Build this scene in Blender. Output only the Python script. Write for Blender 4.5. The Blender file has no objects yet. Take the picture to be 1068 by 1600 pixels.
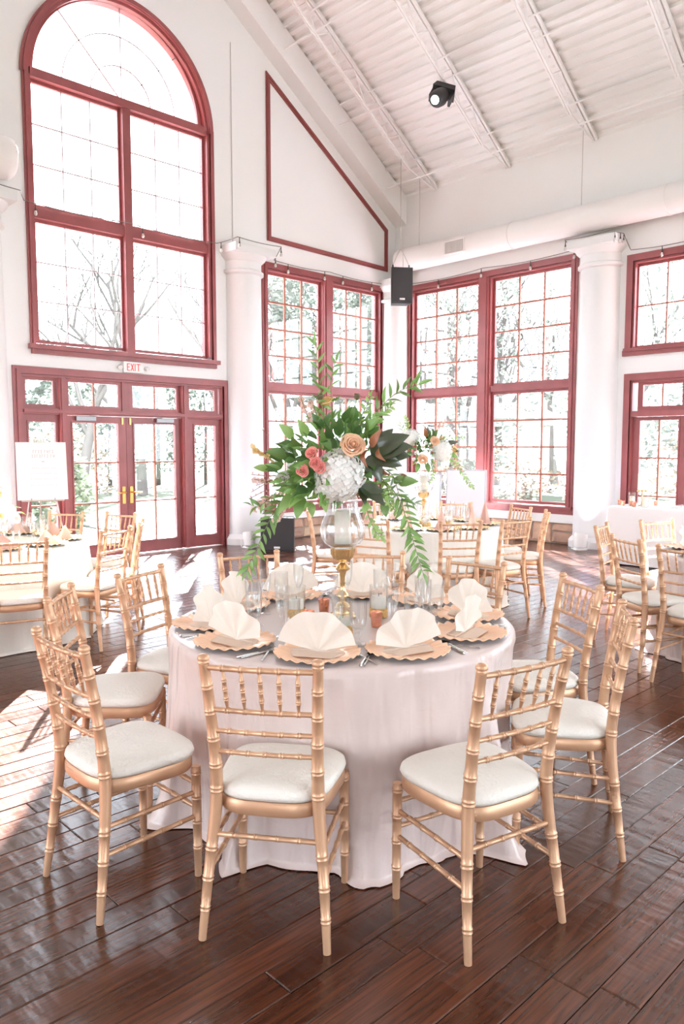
import bpy, math, random
from mathutils import Vector, Matrix, noise
from mathutils.geometry import tessellate_polygon
R = math.radians
PI = math.pi
random.seed(7)
SC = bpy.context.scene
COL = SC.collection

# ------------------------------------------------------------------ camera
cam = bpy.data.cameras.new('camera')
cam.sensor_fit = 'VERTICAL'
cam.sensor_height = 36.0
cam.lens = 1184 / 1600 * 36.0
cam.clip_start = 0.05
cam.clip_end = 400
cam_o = bpy.data.objects.new('camera', cam)
COL.objects.link(cam_o)
cam_o.location = (0, 0, 1.547)
cam_o.rotation_euler = (R(90 - 4.924), 0, R(45.893 - 90))
SC.camera = cam_o

# ------------------------------------------------------------------ light
world = bpy.data.worlds.new('world')
SC.world = world
world.use_nodes = True
bg = world.node_tree.nodes['Background']
bg.inputs['Color'].default_value = (0.82, 0.91, 1.0, 1)
bg.inputs['Strength'].default_value = 5.5
sun = bpy.data.lights.new('sun', 'SUN')
sun.energy = 90.0
sun.color = (0.93, 0.965, 1.0)
sun.angle = R(0.6)
sun_o = bpy.data.objects.new('sun', sun)
COL.objects.link(sun_o)
# late winter sun low over the room's corner: light travels towards (-.629, -.777), 25 degrees down
sun_o.rotation_euler = Vector((-0.629 * math.cos(R(25.5)), -0.777 * math.cos(R(25.5)), -math.sin(R(25.5)))).to_track_quat('-Z', 'Y').to_euler()
SC.view_settings.view_transform = 'Standard'
SC.view_settings.look = 'None'
SC.view_settings.gamma = 1.0
SC.view_settings.use_curve_mapping = False
SC.view_settings.exposure = 0.78
SC.cycles.max_bounces = 8
SC.cycles.diffuse_bounces = 4
SC.cycles.glossy_bounces = 4
SC.cycles.transparent_max_bounces = 14
SC.cycles.caustics_reflective = False
SC.cycles.caustics_refractive = False
SC.cycles.sample_clamp_indirect = 6.0
SC.cycles.use_adaptive_sampling = True
SC.cycles.adaptive_threshold = 0.03

# ------------------------------------------------------------------ materials
MATS = {}


def srgb(r, g, b):
    f = lambda c: (c / 255 / 12.92) if c / 255 <= 0.04045 else ((c / 255 + 0.055) / 1.055) ** 2.4
    return (f(r), f(g), f(b), 1)


def new_mat(name):
    m = bpy.data.materials.new(name)
    m.use_nodes = True
    MATS[name] = m
    nt = m.node_tree
    return m, nt, nt.nodes, nt.links, nt.nodes['Principled BSDF']


def pmat(name, col, rough=0.5, metal=0.0, bump=None, vary=None, **kw):
    """Principled material; bump=(scale, strength[, stretch]), vary=(scale, amount)."""
    m, nt, N, L, P = new_mat(name)
    P.inputs['Base Color'].default_value = col
    P.inputs['Roughness'].default_value = rough
    P.inputs['Metallic'].default_value = metal
    for k, v in kw.items():
        P.inputs[k.replace('_', ' ')].default_value = v
    tc = None
    if bump or vary:
        tc = N.new('ShaderNodeTexCoord')
    if bump:
        n = N.new('ShaderNodeTexNoise')
        n.inputs['Scale'].default_value = bump[0]
        n.inputs['Detail'].default_value = 4
        src = tc.outputs['Object']
        if len(bump) > 2:
            mp = N.new('ShaderNodeMapping')
            mp.inputs['Scale'].default_value = bump[2]
            L.new(src, mp.inputs['Vector'])
            src = mp.outputs['Vector']
        L.new(src, n.inputs['Vector'])
        b = N.new('ShaderNodeBump')
        b.inputs['Strength'].default_value = bump[1]
        b.inputs['Distance'].default_value = 0.02
        L.new(n.outputs['Fac'], b.inputs['Height'])
        L.new(b.outputs['Normal'], P.inputs['Normal'])
    if vary:
        n = N.new('ShaderNodeTexNoise')
        n.inputs['Scale'].default_value = vary[0]
        n.inputs['Detail'].default_value = 3
        L.new(tc.outputs['Object'], n.inputs['Vector'])
        oi = N.new('ShaderNodeObjectInfo')
        hs = N.new('ShaderNodeHueSaturation')
        hs.inputs['Color'].default_value = col
        mr = N.new('ShaderNodeMapRange')
        mr.inputs['From Min'].default_value = 0.3
        mr.inputs['From Max'].default_value = 0.7
        mr.inputs['To Min'].default_value = 1 - vary[1]
        mr.inputs['To Max'].default_value = 1 + vary[1]
        L.new(n.outputs['Fac'], mr.inputs['Value'])
        mu = N.new('ShaderNodeMath')
        mu.operation = 'MULTIPLY'
        m2 = N.new('ShaderNodeMapRange')
        m2.inputs['To Min'].default_value = 1 - vary[1] * 0.7
        m2.inputs['To Max'].default_value = 1 + vary[1] * 0.7
        L.new(oi.outputs['Random'], m2.inputs['Value'])
        L.new(mr.outputs['Result'], mu.inputs[0])
        L.new(m2.outputs['Result'], mu.inputs[1])
        L.new(mu.outputs[0], hs.inputs['Value'])
        L.new(hs.outputs['Color'], P.inputs['Base Color'])
    return m


def thin_mat(name, col, trans=0.35, rough=0.6, back=None, gloss=0.08, vary=0.0):
    """Thin leaf / petal / cloth: diffuse + translucent, optional other colour on the back."""
    m, nt, N, L, P = new_mat(name)
    N.remove(P)
    out = N['Material Output']
    d = N.new('ShaderNodeBsdfDiffuse')
    t = N.new('ShaderNodeBsdfTranslucent')
    g = N.new('ShaderNodeBsdfGlossy')
    g.inputs['Roughness'].default_value = rough
    src = None
    rgb = N.new('ShaderNodeRGB')
    rgb.outputs[0].default_value = col
    src = rgb.outputs[0]
    if vary:
        oi = N.new('ShaderNodeObjectInfo')
        hs = N.new('ShaderNodeHueSaturation')
        mr = N.new('ShaderNodeMapRange')
        mr.inputs['To Min'].default_value = 1 - vary
        mr.inputs['To Max'].default_value = 1 + vary
        L.new(oi.outputs['Random'], mr.inputs['Value'])
        L.new(mr.outputs['Result'], hs.inputs['Value'])
        L.new(src, hs.inputs['Color'])
        src = hs.outputs['Color']
    if back:
        geo = N.new('ShaderNodeNewGeometry')
        mx = N.new('ShaderNodeMix')
        mx.data_type = 'RGBA'
        L.new(geo.outputs['Backfacing'], mx.inputs['Factor'])
        L.new(src, mx.inputs['A'])
        mx.inputs['B'].default_value = back
        src = mx.outputs['Result']
    L.new(src, d.inputs['Color'])
    L.new(src, t.inputs['Color'])
    m1 = N.new('ShaderNodeMixShader')
    m1.inputs[0].default_value = trans
    L.new(d.outputs[0], m1.inputs[1])
    L.new(t.outputs[0], m1.inputs[2])
    m2 = N.new('ShaderNodeMixShader')
    m2.inputs[0].default_value = gloss
    L.new(m1.outputs[0], m2.inputs[1])
    L.new(g.outputs[0], m2.inputs[2])
    L.new(m2.outputs[0], out.inputs['Surface'])
    return m


def glass_mat(name, tint=(1, 1, 1, 1), base=0.04, edge=0.55, rough=0.02):
    """Thin clear glass: transparent with a Fresnel sheen."""
    m, nt, N, L, P = new_mat(name)
    N.remove(P)
    out = N['Material Output']
    t = N.new('ShaderNodeBsdfTransparent')
    t.inputs['Color'].default_value = tint
    g = N.new('ShaderNodeBsdfGlossy')
    g.inputs['Roughness'].default_value = rough
    lw = N.new('ShaderNodeLayerWeight')
    lw.inputs['Blend'].default_value = 0.35
    mr = N.new('ShaderNodeMapRange')
    mr.inputs['To Min'].default_value = base
    mr.inputs['To Max'].default_value = edge
    L.new(lw.outputs['Facing'], mr.inputs['Value'])
    mx = N.new('ShaderNodeMixShader')
    L.new(mr.outputs['Result'], mx.inputs[0])
    L.new(t.outputs[0], mx.inputs[1])
    L.new(g.outputs[0], mx.inputs[2])
    L.new(mx.outputs[0], out.inputs['Surface'])
    return m


pmat('wall_paint', srgb(244, 243, 242), 0.7, bump=(6, 0.02))
pmat('ceiling_paint', srgb(248, 247, 246), 0.65)
pmat('column_paint', srgb(234, 233, 232), 0.5)
pmat('duct_paint', srgb(240, 235, 232), 0.55)
pmat('red_wood', srgb(150, 80, 80), 0.33, bump=(30, 0.08, (1, 1, 0.1)), vary=(4, 0.12))
pmat('red_trim', srgb(140, 72, 70), 0.4, vary=(5, 0.08))
pmat('muntin_wood', srgb(158, 88, 66), 0.4)
pmat('flare_grey_muntin', srgb(150, 128, 128), 0.4)  # lens flare over the arched window painted as grey on its muntins
pmat('brass', srgb(214, 160, 92), 0.28, 0.9)
pmat('steel_grey', srgb(150, 150, 152), 0.4, 0.6)
pmat('black_plastic', srgb(44, 42, 44), 0.5, bump=(200, 0.05))
pmat('black_mesh', srgb(52, 50, 51), 0.6, bump=(300, 0.3))
pmat('white_plastic', srgb(240, 240, 238), 0.4)
pmat('dark_cable', srgb(120, 112, 108), 0.6)
pmat('cable_grey', srgb(196, 188, 184), 0.6)
pmat('ledge_paint', srgb(240, 238, 236), 0.5)
glass_mat('window_glass', (1, 1, 1, 1), 0.03, 0.22, 0.01)


def floor_mat():
    m, nt, N, L, P = new_mat('walnut_plank')
    tc = N.new('ShaderNodeTexCoord')
    oi = N.new('ShaderNodeObjectInfo')
    ge = N.new('ShaderNodeNewGeometry')
    add = N.new('ShaderNodeMath'); add.operation = 'ADD'
    L.new(oi.outputs['Random'], add.inputs[0])
    L.new(ge.outputs['Random Per Island'], add.inputs[1])
    fr = N.new('ShaderNodeMath'); fr.operation = 'FRACT'
    L.new(add.outputs[0], fr.inputs[0])
    mul = N.new('ShaderNodeMath'); mul.operation = 'MULTIPLY'
    mul.inputs[1].default_value = 57.0
    L.new(fr.outputs[0], mul.inputs[0])
    cx = N.new('ShaderNodeCombineXYZ')
    L.new(mul.outputs[0], cx.inputs['X']); L.new(mul.outputs[0], cx.inputs['Z'])
    va = N.new('ShaderNodeVectorMath'); va.operation = 'ADD'
    L.new(tc.outputs['Object'], va.inputs[0]); L.new(cx.outputs[0], va.inputs[1])
    mp = N.new('ShaderNodeMapping'); mp.inputs['Scale'].default_value = (1.0, 22, 1)
    L.new(va.outputs[0], mp.inputs['Vector'])
    grain = N.new('ShaderNodeTexNoise'); grain.inputs['Scale'].default_value = 2.2
    grain.inputs['Detail'].default_value = 7; grain.inputs['Distortion'].default_value = 1.2
    L.new(mp.outputs[0], grain.inputs['Vector'])
    ramp = N.new('ShaderNodeValToRGB')
    ramp.color_ramp.elements[0].position = 0.3
    ramp.color_ramp.elements[0].color = srgb(58, 31, 21)
    ramp.color_ramp.elements[1].position = 0.72
    ramp.color_ramp.elements[1].color = srgb(108, 58, 37)
    L.new(grain.outputs['Fac'], ramp.inputs[0])
    hs = N.new('ShaderNodeHueSaturation')
    mr = N.new('ShaderNodeMapRange'); mr.inputs['To Min'].default_value = 0.7; mr.inputs['To Max'].default_value = 1.25
    L.new(fr.outputs[0], mr.inputs['Value']); L.new(mr.outputs[0], hs.inputs['Value'])
    L.new(ramp.outputs[0], hs.inputs['Color'])
    L.new(hs.outputs[0], P.inputs['Base Color'])
    P.inputs['Roughness'].default_value = 0.27
    P.inputs['Specular IOR Level'].default_value = 0.8
    P.inputs['Coat Weight'].default_value = 0.0
    P.inputs['Coat Roughness'].default_value = 0.2
    # hand-scraped waves across each board
    mp2 = N.new('ShaderNodeMapping'); mp2.inputs['Scale'].default_value = (11, 3.5, 1)
    L.new(va.outputs[0], mp2.inputs['Vector'])
    wv = N.new('ShaderNodeTexNoise'); wv.inputs['Scale'].default_value = 1.6; wv.inputs['Detail'].default_value = 2
    L.new(mp2.outputs[0], wv.inputs['Vector'])
    b1 = N.new('ShaderNodeBump'); b1.inputs['Strength'].default_value = 0.3; b1.inputs['Distance'].default_value = 0.012
    L.new(wv.outputs['Fac'], b1.inputs['Height'])
    b2 = N.new('ShaderNodeBump'); b2.inputs['Strength'].default_value = 0.12; b2.inputs['Distance'].default_value = 0.004
    L.new(grain.outputs['Fac'], b2.inputs['Height'])
    L.new(b1.outputs[0], b2.inputs['Normal'])
    L.new(b2.outputs[0], P.inputs['Normal'])
    rr = N.new('ShaderNodeMapRange'); rr.inputs['To Min'].default_value = 0.17; rr.inputs['To Max'].default_value = 0.3
    L.new(grain.outputs['Fac'], rr.inputs['Value']); L.new(rr.outputs[0], P.inputs['Roughness'])
    return m


floor_mat()


# ------------------------------------------------------------------ mesh helpers
class MB:
    def __init__(s):
        s.v = []
        s.f = []
        s.mi = []
        s.cur = 0

    def add(s, vs, fs):
        o = len(s.v)
        s.v += [tuple(p) for p in vs]
        s.f += [tuple(i + o for i in f) for f in fs]
        s.mi += [s.cur] * len(fs)
        return s

    def box(s, x0, x1, y0, y1, z0, z1):
        vs = [(x, y, z) for x in (x0, x1) for y in (y0, y1) for z in (z0, z1)]
        return s.add(vs, [(0, 1, 3, 2), (4, 6, 7, 5), (0, 4, 5, 1), (2, 3, 7, 6), (0, 2, 6, 4), (1, 5, 7, 3)])

    def hexa(s, pts8):
        """8 points ordered like box: (a b)(c d) x-low then x-high."""
        return s.add(pts8, [(0, 1, 3, 2), (4, 6, 7, 5), (0, 4, 5, 1), (2, 3, 7, 6), (0, 2, 6, 4), (1, 5, 7, 3)])

    def tube(s, path, rad, n=8, cap=True):
        path = [Vector(p) for p in path]
        if not hasattr(rad, '__len__'):
            rad = [rad] * len(path)
        prev = None
        rings = []
        for i, p in enumerate(path):
            if i == 0:
                t = path[1] - p
            elif i == len(path) - 1:
                t = p - path[i - 1]
            else:
                t = path[i + 1] - path[i - 1]
            if t.length < 1e-9:
                t = Vector((0, 0, 1))
            t.normalize()
            if prev is None:
                a = Vector((1, 0, 0)) if abs(t.x) < 0.8 else Vector((0, 1, 0))
                u = t.cross(a).normalized()
            else:
                u = (prev - t * prev.dot(t)).normalized()
            prev = u
            w = t.cross(u)
            rings.append([p + (u * math.cos(2 * PI * k / n) + w * math.sin(2 * PI * k / n)) * rad[i] for k in range(n)])
        vs = [q for r in rings for q in r]
        fs = []
        for i in range(len(rings) - 1):
            for k in range(n):
                a, b = i * n + k, i * n + (k + 1) % n
                fs.append((a, b, b + n, a + n))
        if cap:
            fs.append(tuple(range(n))[::-1])
            fs.append(tuple((len(rings) - 1) * n + k for k in range(n)))
        return s.add(vs, fs)

    def lathe(s, prof, n=24, c=(0, 0, 0), cap=False):
        vs, fs = [], []
        for (r, z) in prof:
            for k in range(n):
                a = 2 * PI * k / n
                vs.append((c[0] + r * math.cos(a), c[1] + r * math.sin(a), c[2] + z))
        m = len(prof)
        for i in range(m - 1):
            for k in range(n):
                a, b = i * n + k, i * n + (k + 1) % n
                fs.append((a, b, b + n, a + n))
        if cap:
            fs.append(tuple(range(n))[::-1])
            fs.append(tuple((m - 1) * n + k for k in range(n)))
        return s.add(vs, fs)

    def grid(s, rows, close_u=False):
        m, n = len(rows), len(rows[0])
        vs = [p for r in rows for p in r]
        fs = []
        for i in range(m - 1):
            for k in range(n if close_u else n - 1):
                a, b = i * n + k, i * n + (k + 1) % n
                fs.append((a, b, b + n, a + n))
        return s.add(vs, fs)

    def xf(s, M, start=0):
        s.v[start:] = [tuple(M @ Vector(p)) for p in s.v[start:]]
        return s

    def mesh(s, name, mats, smooth=False, bevel=0):
        me = bpy.data.meshes.new(name)
        me.from_pydata(s.v, [], s.f)
        if not isinstance(mats, (list, tuple)):
            mats = [mats]
        for m in mats:
            me.materials.append(MATS[m])
        if len(mats) > 1:
            me.polygons.foreach_set('material_index', s.mi)
        if smooth:
            me.polygons.foreach_set('use_smooth', [True] * len(me.polygons))
            if smooth is not True:
                me.set_sharp_from_angle(angle=R(smooth))
        me.update()
        return me

    def build(s, name, mats, parent=None, smooth=False, loc=None):
        return link(name, s.mesh(name, mats, smooth), parent, loc)


def link(name, me, parent=None, loc=None, rot=None, scale=None):
    o = bpy.data.objects.new(name, me)
    COL.objects.link(o)
    if parent:
        o.parent = parent
    if loc is not None:
        o.location = loc
    if rot is not None:
        o.rotation_euler = rot
    if scale is not None:
        o.scale = scale
    return o


def tag(o, label=None, cat=None, group=None, kind=None):
    if label:
        o['label'] = label
    if cat:
        o['category'] = cat
    if group:
        o['group'] = group
    if kind:
        o['kind'] = kind
    return o


def empty(name, loc=(0, 0, 0), rz=0.0):
    o = bpy.data.objects.new(name, None)
    COL.objects.link(o)
    o.empty_display_size = 0.05
    o.location = loc
    o.rotation_euler = (0, 0, rz)
    return o


def thing(name, label, cat, loc=(0, 0, 0), rz=0.0, group=None):
    return tag(empty(name, loc, rz), label, cat, group)


def dup(o, parent=None):
    c = o.copy()
    COL.objects.link(c)
    c.parent = parent
    for ch in list(o.children):
        dup(ch, c)
    return c


def structure(name, label=None, loc=(0, 0, 0)):
    o = empty(name, loc)
    o['kind'] = 'structure'
    if label:
        o['label'] = label
    return o


FW = Vector((math.cos(R(45.893)), math.sin(R(45.893)), 0))   # the camera's heading on the floor
RT = Vector((math.sin(R(45.893)), -math.cos(R(45.893)), 0))


def fr(f, r, z=0.0):
    """A place in the room: f metres ahead of the doorway the photo was taken from, r metres to its right."""
    return FW * f + RT * r + Vector((0, 0, z))


XW, YW = 10.95, 9.85          # inner faces of the side wall and of the gable wall
EAVE, SLOPE, RIDGE_X = 6.15, 0.667, 5.4


def roof_z(x):
    return EAVE + SLOPE * (XW - x) if x >= RIDGE_X else EAVE + SLOPE * (XW - RIDGE_X) - SLOPE * (RIDGE_X - x)


def PL(u, v, d):
    return (u, YW - d, v)


def PR(u, v, d):
    return (XW - d, u, v)


def wbox(mb, P, u0, u1, v0, v1, d0, d1):
    a = P(u0, v0, d0)
    b = P(u1, v1, d1)
    mb.box(min(a[0], b[0]), max(a[0], b[0]), min(a[1], b[1]), max(a[1], b[1]), min(a[2], b[2]), max(a[2], b[2]))


def holed_wall(name, outer, holes, P, thick, mat):
    loops = [[Vector((u, v, 0)) for u, v in outer]] + [[Vector((u, v, 0)) for u, v in h] for h in holes]
    tris = tessellate_polygon(loops)
    flat = [p for l in loops for p in l]
    mb = MB()
    n = len(flat)
    vs = [P(p.x, p.y, 0) for p in flat] + [P(p.x, p.y, -thick) for p in flat]
    fs = []
    for t in tris:
        fs.append(tuple(t))
        fs.append(tuple(i + n for i in reversed(t)))
    o = 0
    for l in loops:
        m = len(l)
        for i in range(m):
            a, b = o + i, o + (i + 1) % m
            fs.append((a, b, b + n, a + n))
        o += m
    mb.add(vs, fs)
    ob = mb.build(name, mat)
    ob['kind'] = 'structure'
    return ob


def rect(u0, u1, v0, v1):
    return [(u0, v0), (u1, v0), (u1, v1), (u0, v1)]


def pane_grid(parent, P, u0, u1, v0, v1, cols, rows, d, mun='muntin_wood', mw=0.02, name_sash='sash', sash_w=0.045, sash_mat='red_wood', vs=None):
    """A sash: frame with muntins, and one glass pane object per light."""
    s = MB()
    w = sash_w
    dd0, dd1 = d - 0.022, d + 0.022
    for (a, b, c, e) in ((u0 - w, u0, v0 - w, v1 + w), (u1, u1 + w, v0 - w, v1 + w), (u0, u1, v0 - w, v0), (u0, u1, v1, v1 + w)):
        wbox(s, P, a, b, c, e, dd0, dd1)
    so = s.build(name_sash, sash_mat, parent)
    us = [u0 + (u1 - u0) * i / cols for i in range(cols + 1)]
    vv = vs or [v0 + (v1 - v0) * i / rows for i in range(rows + 1)]
    g = MB()
    for x in us[1:-1]:
        wbox(g, P, x - mw / 2, x + mw / 2, v0, v1, d - 0.014, d + 0.014)
    for z in vv[1:-1]:
        wbox(g, P, u0, u1, z - mw / 2, z + mw / 2, d - 0.013, d + 0.013)
    if g.v:
        g.build('muntin', mun, so)
    for i in range(cols):
        for j in range(len(vv) - 1):
            p = MB()
            wbox(p, P, us[i] + 0.002, us[i + 1] - 0.002, vv[j] + 0.002, vv[j + 1] - 0.002, d - 0.003, d + 0.003)
            p.build('pane', 'window_glass', so)
    return so


def casing(parent, P, u0, u1, v0, v1, w, bottom=False, name='casing', mat='red_wood', proud=0.045, jamb=0.16):
    """Stepped wooden architrave round an opening u0..u1, v0..v1 plus its jamb lining."""
    s = MB()
    for (ww, p0, p1) in ((w, -0.02, proud * 0.6), (w * 0.55, 0, proud), (w * 0.2, 0, proud * 0.8)):
        wbox(s, P, u0 - ww, u0, v0, v1 + ww, p0, p1)
        wbox(s, P, u1, u1 + ww, v0, v1 + ww, p0, p1)
        wbox(s, P, u0, u1, v1, v1 + ww, p0, p1)
        if bottom:
            wbox(s, P, u0 - ww, u1 + ww, v0 - ww, v0, p0, p1)
    # jamb lining
    t = 0.03
    wbox(s, P, u0, u0 + t, v0, v1, -jamb, 0.01)
    wbox(s, P, u1 - t, u1, v0, v1, -jamb, 0.01)
    wbox(s, P, u0 + t, u1 - t, v1 - t, v1, -jamb, 0.01)
    if bottom:
        wbox(s, P, u0 + t, u1 - t, v0, v0 + t, -jamb, 0.01)
    return s.build(name, mat, parent)


# ------------------------------------------------------------------ floor
fl = MB()
fl.box(-6.1, XW + 0.1, -8.1, YW + 0.1, -0.1, -0.012)
FLOOR = fl.build('floor', 'walnut_plank')
tag(FLOOR, 'dark walnut hand-scraped plank floor', kind='structure')

PW = 0.12


def plank_geo(mb, x0, x1, y0, y1, z1=0.0):
    b, g = 0.0035, 0.0008
    x0 += g; x1 -= g; y0 += g; y1 -= g
    vs = [(x0, y0, -0.012), (x1, y0, -0.012), (x1, y1, -0.012), (x0, y1, -0.012),
          (x0, y0, z1 - b), (x1, y0, z1 - b), (x1, y1, z1 - b), (x0, y1, z1 - b),
          (x0 + b, y0 + b, z1), (x1 - b, y0 + b, z1), (x1 - b, y1 - b, z1), (x0 + b, y1 - b, z1)]
    fs = [(8, 9, 10, 11)]
    for k in range(4):
        n = (k + 1) % 4
        fs.append((k, n, 4 + n, 4 + k))
        fs.append((4 + k, 4 + n, 8 + n, 8 + k))
    mb.add(vs, fs)


rp = random.Random(11)
planks = []
y = -1.2
while y < YW:
    x = -1.2 - rp.random() * 1.0
    while x < XW:
        ln = rp.choice((0.45, 0.6, 0.75, 0.9, 1.05, 1.2, 1.35))
        x1 = min(x + ln, XW)
        if x1 > -1.2:
            planks.append((x, ln, y))
        x += ln
    y += PW


def seen_size(x, y):
    f_ = FW.x * x + FW.y * y
    r_ = RT.x * x + RT.y * y
    if f_ < 1.5 or abs(r_) / f_ > 0.53:
        return 0
    return 1 / f_


ranked = sorted(range(len(planks)), key=lambda i: -seen_size(planks[i][0] + planks[i][1] / 2, planks[i][2] + PW / 2))
own = set(ranked[:298])
pm = {}
rest = MB()
for i, (x, ln, y) in enumerate(planks):
    if i in own:
        if ln not in pm:
            b = MB()
            plank_geo(b, -ln / 2, ln / 2, -PW / 2, PW / 2)
            pm[ln] = b.mesh('plank', 'walnut_plank')
        link('plank', pm[ln], FLOOR, (x + ln / 2, y + PW / 2, rp.uniform(-0.0012, 0.0)))
    else:
        plank_geo(rest, max(x, -1.2), min(x + ln, XW), y, min(y + PW, YW), rp.uniform(-0.0012, 0))
ro = rest.build('plank_field', 'walnut_plank', FLOOR)
ro['kind'] = 'stuff'

# ------------------------------------------------------------------ gable wall (far left) with arched window, doors, twin window
ACX, AR, AZ = 5.40, 1.36, 6.2           # arch centre, radius of the opening, spring height
arch_hole = [(4.05, 2.86), (6.78, 2.86), (6.78, AZ)] + [(ACX + (AR + .02) * math.cos(R(a)), AZ + (AR + .02) * math.sin(R(a))) for a in range(6, 180, 6)] + [(4.05, AZ)]
left_holes = [arch_hole, rect(3.84, 6.96, 0.0005, 2.48), rect(7.84, 10.56, 0.52, 4.42)]
outer = [(-6.0, -0.1), (XW + 0.25, -0.1), (XW + 0.25, roof_z(XW) - .15), (RIDGE_X, roof_z(RIDGE_X) + 0.05), (-0.3, roof_z(-0.3) + .03), (-6.0, roof_z(-.3) + .03)]
holed_wall('wall_left', outer, left_holes, PL, 0.24, 'wall_paint')

# the walls behind the camera, with the same kind of tall windows, assumed and sized to set the fill light
PB = lambda u, v, d: (-6.0 + d, u, v)
PG = lambda u, v, d: (u, -8.0 + d, v)
NEAR_HOLES = [(6.15, 9.43, .4, 4.5), (2.0, 5.2, .4, 4.5), (-6.9, -3.7, .4, 4.5)]
REAR_HOLES = [(0.5, 3.4, .4, 4.5), (4.05, 6.78, .05, 6.9), (7.4, 10.5, .4, 4.5)]
holed_wall('wall_near', rect(-8.0, YW, -0.1, EAVE + .02), [rect(*h) for h in NEAR_HOLES], PB, 0.24, 'wall_paint')
holed_wall('wall_rear', [(-6.0, -0.1), (XW, -0.1), (XW, roof_z(XW)), (RIDGE_X, roof_z(RIDGE_X) + .05), (-0.3, roof_z(-.3) + .03), (-6.0, roof_z(-.3) + .03)], [rect(*h) for h in REAR_HOLES], PG, 0.24, 'wall_paint')

# arched window
W1 = structure('window_1', 'tall arched window in dusky red wooden frame above the double doors')
s = MB()
for (w, p0, p1) in ((0.06, -0.02, 0.03), (0.035, 0, 0.05)):
    wbox(s, PL, 4.05 - w, 4.05, 2.86, AZ + 0.05, p0, p1)
    wbox(s, PL, 6.78, 6.78 + w, 2.86, AZ + 0.05, p0, p1)
wbox(s, PL, 4.05, 4.10, 2.9, AZ, -0.2, 0.01)
wbox(s, PL, 6.73, 6.78, 2.9, AZ, -0.2, 0.01)
s.build('casing', 'red_wood', W1)
s = MB()
wbox(s, PL, 3.96, 6.87, 2.80, 2.86, -0.22, 0.09)
wbox(s, PL, 4.0, 6.83, 2.74, 2.80, 0, 0.05)
s.build('window_sill', 'red_wood', W1)


def arc_band(mb, P, cx, cz, r0, r1, d0, d1, a0=0, a1=180, n=48):
    rows = []
    for k in range(n + 1):
        a = R(a0 + (a1 - a0) * k / n)
        c, s_ = math.cos(a), math.sin(a)
        rows.append([P(cx + r0 * c, cz + r0 * s_, d0), P(cx + r1 * c, cz + r1 * s_, d0), P(cx + r1 * c, cz + r1 * s_, d1), P(cx + r0 * c, cz + r0 * s_, d1)])
    mb.grid(rows, close_u=True)


s = MB()
arc_band(s, PL, ACX, AZ, AR - 0.01, AR + 0.07, -0.02, 0.04)
arc_band(s, PL, ACX, AZ, AR - 0.05, AR + 0.0, -0.2, 0.0)
arc_band(s, PL, ACX, AZ, AR + 0.0, AR + 0.04, 0, 0.06)
s.build('arch_casing', 'red_wood', W1, smooth=35)
s = MB()
wbox(s, PL, 4.10, 6.73, AZ - 0.02, AZ + 0.09, -0.16, 0.015)
s.build('transom_bar', 'red_wood', W1)
s = MB()
wbox(s, PL, 4.10, 6.73, 4.46, 4.60, -0.15, 0.0)
s.build('rail', 'red_wood', W1)
s = MB()
wbox(s, PL, 5.355, 5.475, 2.865, AZ - .03, -0.145, 0.012)
s.build('mullion', 'red_wood', W1)
for (a, b) in ((4.14, 5.32), (5.51, 6.69)):
    for (c, e) in ((2.93, 4.42), (4.64, 6.14)):
        pane_grid(W1, PL, a, b, c, e, 3, 3, -0.09, 'flare_grey_muntin', 0.011, sash_w=0.04)
so = MB()
arc_band(so, PL, ACX, AZ + .08, AR - 0.13, AR - .05, -0.11, -0.07)
so = so.build('sash', 'red_wood', W1, smooth=35)
rings = [0.04, 0.45, 0.84, AR - 0.12]
g = MB()
for rr_ in rings[1:3]:
    arc_band(g, PL, ACX, AZ + .09, rr_ - 0.005, rr_ + 0.005, -0.1, -0.08)
for a in (45, 90, 135):
    c, s_ = math.cos(R(a)), math.sin(R(a))
    pts = []
    for (r_, side) in ((0.04, -1), (0.04, 1), (AR - .12, -1), (AR - .12, 1)):
        for d in (-0.1, -0.08):
            pts.append(PL(ACX + r_ * c - side * 0.005 * s_, AZ + .09 + r_ * s_ + side * 0.005 * c, d))
    g.hexa(pts)
g.build('muntin', 'flare_grey_muntin', so)
for i in range(3):
    for k in range(4):
        p = MB()
        arc_band(p, PL, ACX, AZ + .09, rings[i] + .003, rings[i + 1] - .003, -0.093, -0.087, k * 45 + .4, k * 45 + 44.6, 12)
        p.build('pane', 'window_glass', so)

# double doors with sidelights and transoms
D1 = structure('door_1', 'red wooden double doors with sidelights and transom lights')
casing(D1, PL, 3.84, 6.96, 0.0, 2.48, 0.095)
s = MB()
for (a, b) in ((4.35, 4.44), (6.22, 6.31)):
    wbox(s, PL, a, b, 0.02, 2.45, -0.16, 0.02)
    wbox(s, PL, a + .02, b - .02, 0.02, 2.45, 0.0, 0.035)
s.build('door_post', 'red_wood', D1)
s = MB()
wbox(s, PL, 3.87, 6.93, 1.97, 2.05, -0.16, 0.0)
wbox(s, PL, 3.87, 6.93, 1.99, 2.03, -0.02, 0.04)
s.build('transom_bar', 'red_wood', D1)
s = MB()
wbox(s, PL, 5.27, 5.38, 2.05, 2.45, -0.16, -0.03)
s.build('mullion', 'red_wood', D1)
dz = -0.07
pane_grid(D1, PL, 3.93, 4.29, 2.10, 2.41, 1, 1, dz, sash_w=0.05)
pane_grid(D1, PL, 4.50, 5.22, 2.10, 2.41, 2, 1, dz, sash_w=0.05)
pane_grid(D1, PL, 5.44, 6.16, 2.10, 2.41, 2, 1, dz, sash_w=0.05)
pane_grid(D1, PL, 6.38, 6.84, 2.10, 2.41, 1, 1, dz, sash_w=0.06)


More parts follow.
